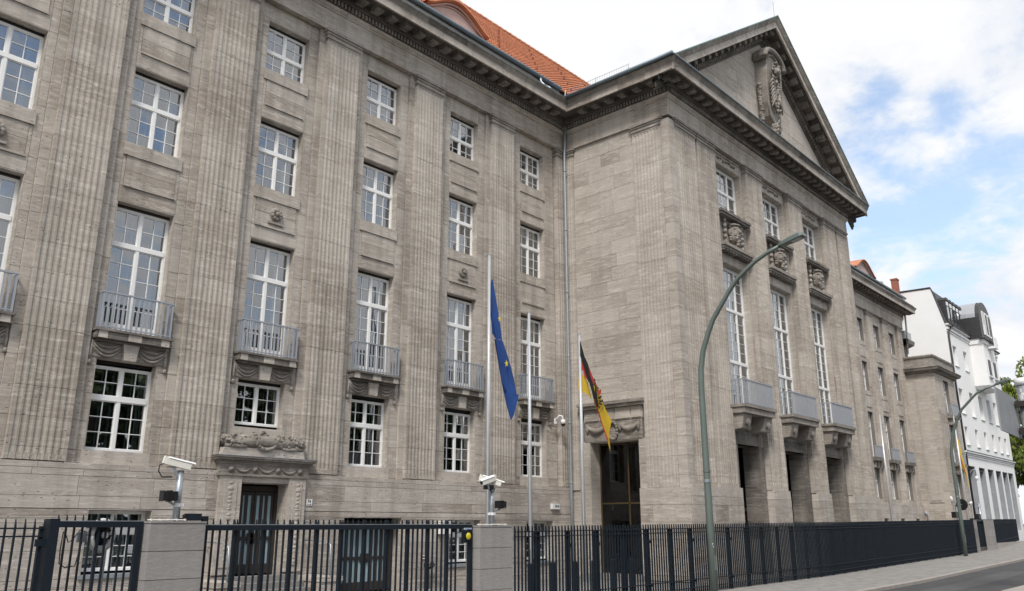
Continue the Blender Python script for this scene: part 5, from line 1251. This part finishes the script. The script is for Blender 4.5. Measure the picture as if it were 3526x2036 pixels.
# ------------------------------------------------------------------ street lamps
def lamp(loc, pts, head, label):
    t = thing('street_lamp', label, 'street lamp', loc, 'curved green street lamps along the pavement')
    zb = [(0, 0, 0), (0, 0, pts[0][2]*.28)]; m = MB(); m.tube([(0, 0, -.02), (0, 0, 2.1), (0, 0, 3.0), (0, 0, pts[0][2]-.6)]+pts, [.105, .105, .10, .09]+[.082-.03*i/len(pts) for i in range(len(pts))], 14); m.build('pole', 'lamp_green', t, True)
    a, b = Vector(head[0]), Vector(head[1]); d = (b-a).normalized(); s = Vector((1, 0, 0)); u = s.cross(d)*-1 if s.cross(d).z < 0 else s.cross(d); L = (b-a).length; m = MB()
    secs = [(0, .07, .05, .02), (.12, .12, .08, .04), (L*.5, .155, .10, .05), (L*.88, .165, .10, .05), (L, .13, .06, .04)]; rings = []
    for q, w, h, l in secs: c = a+d*q; rings.append([m.p(*(c+s*x+u*y)) for x, y in ((-w, -l), (w, -l), (w, h*.5), (w*.6, h), (-w*.6, h), (-w, h*.5))])
    for r0, r1 in zip(rings, rings[1:]):
        for i in range(6): m.face(r0[i], r0[(i+1) % 6], r1[(i+1) % 6], r1[i])
    m.face(*rings[0][::-1]); m.face(*rings[-1]); m.build('lamp_head', 'lamp_green', t)
    m = MB(); c0, c1 = a+d*(L*.5), a+d*(L*.9); k = [m.p(*(c+s*x-u*.056)) for c, x in ((c0, -.11), (c0, .11), (c1, .11), (c1, -.11))]; m.face(*k); k2 = [m.p(*(c+s*x-u*.075)) for c, x in ((c0+d*.05, -.09), (c0+d*.05, .09), (c1-d*.05, .09), (c1-d*.05, -.09))]
    for i in range(4): m.face(k[i], k[(i+1) % 4], k2[(i+1) % 4], k2[i])
    m.face(*k2); m.build('lamp_glass', 'sheet_metal', t)
    for z in (3.45, 3.18): m = MB(); m.disc((0, 0, z), .112, (0, 0, 1), .05 if z > 3.3 else .09, 14); m.build('band', 'galvanised' if z < 3.3 else 'lamp_green', t)
    m = MB(); m.box(-.05, .05, -.108, -.09, .75, 1.15); m.build('service_door', 'lamp_green', t)
    return t
lp = [(0, -.03, 6.43), (0, -.13, 6.95), (0, -.34, 7.48), (0, -.52, 7.85), (0, -.80, 8.22), (0, -1.10, 8.62), (0, -1.40, 8.95), (0, -1.70, 9.16), (0, -2.0, 9.36), (0, -2.4, 9.54), (0, -2.78, 9.66)]
lm = lamp((16.6, -9.62, 0), lp, ((0, -2.75, 9.66), (0, -3.50, 9.83)), 'curved green street lamp with a scratched heart standing before the entrance pavilion')
m = MB(); hx = [(.016*16*math.sin(t)**3*.25, .016*(13*math.cos(t)-5*math.cos(2*t)-2*math.cos(3*t)-math.cos(4*t))*.25) for t in [2*math.pi*i/24 for i in range(25)]]
m.tube([(-.062+a*.75, -.092-.0*a, 1.42+b) for a, b in hx], .006, 4); m.build('scratched_heart', 'sticker_white', lm)
lamp((46.15, -8.75, .24), [(0, -.1, 6.1), (0, -.27, 6.75), (0, -.5, 7.3), (0, -.83, 7.9), (0, -1.1, 8.16), (0, -1.4, 8.45), (0, -1.72, 8.74), (0, -2.2, 8.95), (0, -2.7, 9.1)], ((0, -2.68, 9.1), (0, -3.4, 9.32)), 'curved green street lamp standing at the far end of the long fence')
for loc, lb in (((16.82, -9.55, 2.68), 'small round road sign seen edge-on behind the near street lamp pole'), ((47.0, -8.7, 3.0), 'dark round road sign seen from behind at the far street lamp')):
    t = thing('road_sign', lb, 'sign', loc); a = Vector((-.30, .954, 0)).normalized() if loc[0] < 20 else Vector((1, -.1, 0)).normalized(); m = MB(); m.disc((0, 0, 0), .29 if loc[0] < 20 else .31, a, .02, 24); m.build('disc', 'lamp_green' if loc[0] < 20 else 'black_plastic', t); m = MB(); m.box(-.2, 0, -.015, .015, -.02, .02); m.build('clamp', 'galvanised', t)

# ------------------------------------------------------------------ white house
WX0, WX1, WY, WZ = 76.0, 95.0, -2.35, 19.6
H = thing('white_house', 'white rendered town house with dark mansard roof and rounded dormer beyond the stone building', 'house', (85, 0, .9)); H.location = (0, 0, 0)
wc = [77.9, 81.45, 84.7, 87.8, 90.5, 92.95]; wo = []
for i, c in enumerate(wc):
    if i < 2: wo.append((c-.6, c+.7, 15.9, 17.8))
    wo.append((c-.66, c+.72, 11.55, 13.85)); wo.append((c-.52, c+.55, 8.75, 10.4)); wo.append((c-1.15, c+1.05, 1.3, 6.9))
wf = wall(FR, WX0, WX1, .0, WZ, wo, -WY, .55); wf.box(WX0, WX0+.05, -14, -WY-.001, 0, WZ, 'rbf'); wf.box(WX1-.05, WX1, -14, -WY-.001, 0, WZ, 'lbf'); wf.build('wall', 'white_render', H)
m = MB(LS); q = [(-13, WZ), (2.35, WZ), (1.75, 22.4), (1.55, 23.1), (-13, 23.5)]; k = [m.p(u, -WX0+.0, z) for u, z in q]; m.face(*k[::-1] if False else k); k2 = [m.p(u, -WX0-.3, z) for u, z in q]; m.face(*k2[::-1])
for i in range(5): m.face(k[i], k2[i], k2[(i+1) % 5], k[(i+1) % 5])
m.build('gable', 'white_render', H)
m = MB(); m.tube([(WX0, -2.37, WZ+.05), (WX0, -1.72, 22.5), (WX0, -1.5, 23.16), (WX0, 13, 23.55)], .09, 6); m.build('verge_flashing', 'slate_dark', H)
m = MB(); m.face(m.p(WX0+.01, -2.40, WZ), m.p(WX1, -2.40, WZ), m.p(WX1, -1.6, 22.9), m.p(WX0+.01, -1.6, 22.9)); m.face(m.p(WX0+.01, -1.6, 22.9), m.p(WX1, -1.6, 22.9), m.p(WX1, 12, 23.3), m.p(WX0+.01, 12, 23.3)); m.face(m.p(WX1, -2.4, WZ), m.p(WX1, 12, WZ), m.p(WX1, 12, 23.3), m.p(WX1, -1.6, 22.9)); m.build('roof', 'slate_dark', H)
for i in range(5):      # slim dormers
    c = 77.2+i*1.12; m = MB(FR); m.box(c-.38, c+.38, 1.0, 2.42, 20.0, 22.0); m.prism([(c-.42, 22.0), (c+.42, 22.0), (c+.3, 22.25), (c-.3, 22.25)][::-1], 1.0, 2.5); dmr = m.build('dormer', 'slate_dark', H); m = MB(FR); m.box(c-.3, c+.3, 2.42, 2.45, 20.3, 21.4); m.build('pane', 'glass', dmr); m = MB(FR); m.box(c-.3, c+.3, 2.42, 2.47, 21.5, 21.85); m.build('dormer_blind', 'sign_white', dmr)
m = MB(FR); m.box(WX0-.1, WX1+.05, 2.36, 2.62, WZ-.12, WZ); m.box(WX0, WX1, 2.36, 2.50, WZ-.5, WZ-.3); m.box(WX0, WX1, 2.36, 2.42, WZ-.7, WZ-.6); m.build('eaves_moulding', 'white_render', H)
m = MB(); m.tube([(WX0-.1, -2.66, WZ+.06), (WX1+.1, -2.66, WZ+.06)], .1, 6); m.build('gutter', 'slate_dark', H); m = MB(); m.tube([(WX0+1.3, -2.62, WZ), (WX0+.35, -2.45, WZ-.6), (WX0+.22, -2.42, WZ-1.2), (WX0+.22, -2.42, 1.0)], .1, 8); m.build('downpipe', 'slate_dark', H, True)
m = MB(FR); m.box(WX0, WX1, 2.36, 2.58, 8.02, 8.16); m.box(WX0, WX1, 2.36, 2.46, 7.85, 7.95); m.box(WX0, WX1, 2.36, 2.42, 7.68, 7.78); m.build('string_course', 'white_render', H)
MB(FR).box(WX0, WX1, 2.36, 2.62, 8.16, 8.2).build('string_course_flashing', 'slate_dark', H)
for o in wo:
    a, b, c, e = o
    if c < 2:
        m = MB(FR); m.box(a, b, 1.7, 1.8, c, e); wn = m.build('shop_window', 'grey_panel', H); m = MB(FR); m.box(a+.15, a+1.1, 1.8, 1.86, 2.4, 4.1); m.build('white_panel', 'sign_white', wn); m = MB(FR); m.box(a, b-.03, 1.8, 2.2, e-.35, e-.25); m.build('blind_box', 'slate_dark', wn); m = MB(FR); m.box(b-.025, b-.002, 1.8, 2.33, c, e-.002); m.build('grey_reveal', 'grey_panel', wn)
    else:
        m = MB(FR)
        for q in ((a, a+.09, c, e), (b-.09, b, c, e), (a+.09, b-.09, c, c+.09), (a+.09, b-.09, e-.09, e), ((a+b)/2-.05, (a+b)/2+.05, c+.09, e-.09)): m.box(q[0], q[1], 1.86, 1.95, q[2], q[3])
        wn = m.build('window', 'white_paint', H); g = MB(FR); g.face(g.p(a+.09, 1.9, c+.09), g.p(b-.09, 1.9, c+.09), g.p(b-.09, 1.9, e-.09), g.p(a+.09, 1.9, e-.09)); g.build('pane', 'glass', wn); m = MB(FR); m.box(a, b, 1.3, 1.32, c, e); m.build('room_lining', 'room_dark', wn); m = MB(FR); m.box(a-.03, b+.03, 1.8, 2.43, c-.06, c-.003); m.build('sill', 'sheet_metal', wn); m = MB(FR); m.box(a, b, 1.95, 2.0, e-.3, e-.002); m.build('blind_box', 'sheet_metal', wn)
ob = MB(FR); ob.box(83.6, 87.9, 2.36, 3.6, 14.75, 18.8); ob.prism([(83.6, 14.75), (87.9, 14.75), (87.6, 14.45), (83.9, 14.45)][::-1], 2.36, 3.7); ob.box(83.5, 88.0, 2.36, 3.75, 18.8, 19.3); orl = ob.build('oriel', 'white_render', H)
for a, b in ((84.1, 85.3), (86.2, 87.4)): m = MB(FR); m.box(a, b, 3.6, 3.64, 15.7, 17.4); m.build('window', 'white_paint', orl); m = MB(FR); m.box(a+.1, b-.1, 3.64, 3.66, 15.8, 17.3); m.build('pane', 'slate_dark', orl); m = MB(FR); m.box(a-.05, b+.05, 3.6, 3.8, 15.5, 15.6); m.build('sill', 'sheet_metal', orl)
m = MB(FR); m.box(85.2, 86.4, 3.6, 4.3, 18.5, 18.7); m.box(85.2, 86.4, 4.2, 4.28, 18.7, 19.6); m.build('balcony', 'white_render', orl)
n = 14; pts = [(83.4, 19.3)]+[(85.75-2.35*math.cos(math.pi*i/n), 21.4+1.85*math.sin(math.pi*i/n)) for i in range(n+1)]+[(88.1, 19.3)]
m = MB(FR); m.prism(pts[::-1], -1, 3.65); dm = m.build('rounded_dormer', 'slate_dark', H); m = MB(FR); rr = [m.p(a, d_, b+.04) for d_ in (-1, 3.3) for a, b in pts[1:-1]]
for i in range(n): m.face(rr[i], rr[i+1], rr[n+1+i+1], rr[n+1+i])
m.build('dormer_roof', 'sheet_metal', dm)
for a in (84.4, 85.5, 86.6): m = MB(FR); m.box(a, a+.7, 3.66, 3.72, 19.8, 22.2); m.build('window', 'white_paint', dm); m = MB(FR); m.box(a+.12, a+.58, 3.72, 3.74, 20.9 if a < 85 else 20.0, 22.0); m.build('pane', 'glass' if a < 85 else 'slate_dark', dm)
m = MB(FR); m.box(83.2, 88.3, 3.4, 3.95, 19.18, 19.3); m.build('dormer_ledge', 'slate_dark', dm)
t = thing('wall_lamp', 'small white hooked lamp on the corner of the white house', 'lamp', (77.0, -2.4, 6.2)); m = MB(); m.tube([(-.6, 0, 0), (-.5, -.3, .3), (-.1, -.4, .3), (0, -.4, -.2)], .05, 6); m.build('arm', 'galvanised', t); m = MB(); m.ball((0, -.4, -.4), (.16, .16, .2), 8, 6); m.build('globe', 'sign_white', t, True)
ck = thing('chimney', 'red brick chimney stack standing against the white gable above the stone cornice', 'chimney', (75.65, 1.42, 20.6)); m = MB(); m.box(-.33, .34, -.26, .26, 0, 3.75); m.build('stack', 'chimney_brick', ck); m = MB(); m.box(-.38, .345, -.31, .31, 3.75, 3.9); m.build('cap', 'chimney_brick', ck)
vt = thing('roof_vent', 'silver round roof vent behind the far wing gutter', 'vent', (70.5, 1.3, 17.3)); m = MB(); m.tube([(0, 0, 0), (0, 0, 5.6)], .30, 14); m.build('duct', 'sheet_metal', vt, True); m = MB(); m.disc((0, 0, 5.65), .35, (0, 0, 1), .2, 14); m.build('cap', 'sheet_metal', vt)

# ------------------------------------------------------------------ big sign seen from behind, trees
t = thing('direction_sign', 'big grey road sign seen from behind on a thick stickered post', 'sign', (0, 0, 0))
SIGN = dict(px=26.5, py=-16.10)
px, py = SIGN['px'], SIGN['py']
m = MB(); m.tube([(px, py, -.1), (px, py, 6.42)], .20, 20); m.build('post', 'galvanised', t, True); m = MB(); m.tube([(px, py, 6.42), (px, py, 6.66)], .225, 20); m.build('post_cap', 'sign_white', t, True)
su = Vector((.999, .04, 0)).normalized(); sn = Vector((su.y, -su.x, 0))
def sp_(a, b, z): return tuple(Vector((px, py, 0))+su*a+sn*b+Vector((0, 0, z)))
m = MB(lambda a, b, c: sp_(a, b, c)) if False else MB(); 
def sbox(a0, a1, b0, b1, c0, c1, nm, mat):
    k = MB(); k.box(a0, a1, b0, b1, c0, c1); k.v = [sp_(*q) for q in k.v]; return k.build(nm, mat, t)
sbox(-3.25, .35, -.34, -.30, 4.70, 6.02, 'panel', 'grey_panel')
for z in (5.80, 4.92): sbox(-.30, .24, -.27, .10, z-.09, z+.09, 'bracket', 'door_bronze')
isl = MB(); isl.prism([(23.0, -.1), (30, -.1), (30, .12), (23.0, .12)], -16.9, -15.3); tag(isl.build('traffic_island', 'kerb_granite'), kind='structure')
for i in range(16):
    stk = MB(); a = R.uniform(2.6, 4.6); z = R.uniform(4.6, 6.3); w = R.uniform(.1, .3); h = R.uniform(.04, .12)
    k = [stk.p(px+.203*math.cos(q), py+.203*math.sin(q), zz) for zz in (z-h, z+h) for q in (a-w, a, a+w)]; stk.face(k[0], k[1], k[4], k[3]); stk.face(k[1], k[2], k[5], k[4])
    stk.build('sticker', 'sticker_white', t)
def crown_mesh(seed, rx, ry, rz, n, leaf, mat='leaf', upright=0.):
    q = random.Random(seed); m = MB(); cl = []
    for i in range(46):
        a, b = q.uniform(0, 2*math.pi), math.acos(q.uniform(-1, 1)); k = q.uniform(.35, 1.)**.5; cl.append((Vector((rx*k*math.sin(b)*math.cos(a), ry*k*math.sin(b)*math.sin(a), rz*k*math.cos(b))), q.uniform(.16, .34)*min(rx, rz), q.gauss(0, .35)))
    for i in range(n):
        c, r, tn = q.choice(cl); d = Vector((q.gauss(0, 1), q.gauss(0, 1), q.gauss(0, 1+upright))).normalized()*r*q.uniform(.45, 1)**.6; p = c+d; s = leaf*q.uniform(.6, 1.3)
        x = Vector((q.gauss(0, 1), q.gauss(0, 1), q.gauss(0, .6)+upright*1.5)).normalized(); y = x.orthogonal().normalized(); y = (Matrix.Rotation(q.uniform(0, 6.28), 3, x) @ y)
        m.tone = max(-1, min(1, tn+q.gauss(0, .3)))
        k = [m.p(*(p+x*s*a+y*s*b)) for a, b in ((-1, 0), (0, -.5), (1, 0), (0, .5))]; m.face(*k)
    return m.mesh('crown', mat)
def tree(x, y, h, rx, cm, label, group=None, zb=0, rz=None, rzs=None):
    t = thing('tree', label, 'tree', (x, y, zb), group); m = MB(); q = random.Random(int(x*10)); top = (q.uniform(-.2, .2), q.uniform(-.2, .2), h*.75)
    m.tube([(0, 0, -.1), (.05, 0, h*.3), top], [.03*h, .02*h, .006*h], 9)
    for i in range(6): a = i*1.05; z = h*(.28+.07*i); m.tube([(0, 0, z), (rx*.4*math.cos(a), rx*.4*math.sin(a), z+h*.12), (rx*.7*math.cos(a), rx*.7*math.sin(a), z+h*.2)], [.011*h, .007*h, .003*h], 6)
    m.build('trunk', 'bark', t, True); c = link('crown', cm, t, (0, 0, h*.62)); c.rotation_euler.z = q.uniform(0, 6.28); return t
cA = crown_mesh(1, 5.8, 5.8, 6.4, 13000, .28); cB = crown_mesh(2, 5.6, 5.6, 7.0, 14000, .30, 'leaf', 1.2); cC = crown_mesh(4, 5.6, 4.6, 6.0, 9000, .5, 'leaf_dark')
tree(110, -1.5, 19.0, 5, cB, 'tall feathery green tree just past the white house', zb=1.2); tree(108, -7.5, 13.5, 5, cA, 'broad yellow-green tree low behind the big road sign', zb=1.2); tree(124, -4, 19, 5, cB, 'taller green tree rising at the far right end', zb=1.2); tree(121, -13, 14, 5, cA, 'dark lower tree beyond the thick sign post', zb=1.2); tree(117, 6, 15, 5, cC, 'shaded green tree peeping behind the white house', zb=1.2)
for i in range(11): tree(-14+i*8.2+R.uniform(-1, 1), -36+R.uniform(-2, 2), R.uniform(13.0, 14.5), 5, cC, 'dark leafy street tree across the road, '+['first', 'second', 'third', 'fourth', 'fifth', 'sixth', 'seventh', 'eighth', 'ninth', 'tenth', 'last'][i]+' of the row facing the stone building', 'street trees across the road')
t = thing('bush', 'low green bush at the foot of the trees right of the white house', 'bush', (103.5, -7.6, 1.2)); m = MB(); m.tube([(0, 0, -.1), (0, 0, 1.5)], .12, 6); m.build('stem', 'bark', t); k = link('crown', cA, t, (0, 0, 2.4)); k.scale = (.6, .6, .45)
t = thing('bush', 'second low green bush farther along the street behind the first bush', 'bush', (112, -10.5, 1.2)); m = MB(); m.tube([(0, 0, -.1), (0, 0, 1.5)], .12, 6); m.build('stem', 'bark', t); k = link('crown', cA, t, (0, 0, 2.6)); k.scale = (.8, .8, .5); k.rotation_euler.z = 2
t = thing('parked_van', 'dark vehicle at the far end of the street by the white house', 'vehicle', (104, -6.4, 1.17))
m = MB(); m.box(-2.3, 2.3, -.9, .9, .35, 1.1); m.taper(-2.0, 1.6, -.85, .85, 1.1, 1.95, .35, .12); m.build('body', 'fence_paint', t); 
for xx in (-1.5, 1.5):
    for yy_ in (-.85, .85): m = MB(); m.disc((xx, yy_, .34), .34, (0, 1, 0), .22, 16); m.build('wheel', 'black_plastic', t)
m = MB(); m.box(-2.34, -2.3, -.8, -.5, .7, .9); m.box(-2.34, -2.3, .5, .8, .7, .9); m.build('tail_lamp', 'sheet_metal', t); m = MB(); m.box(-2.02, -1.88, -.65, .65, 1.2, 1.7); m.build('rear_window', 'black_plastic', t)
flush()
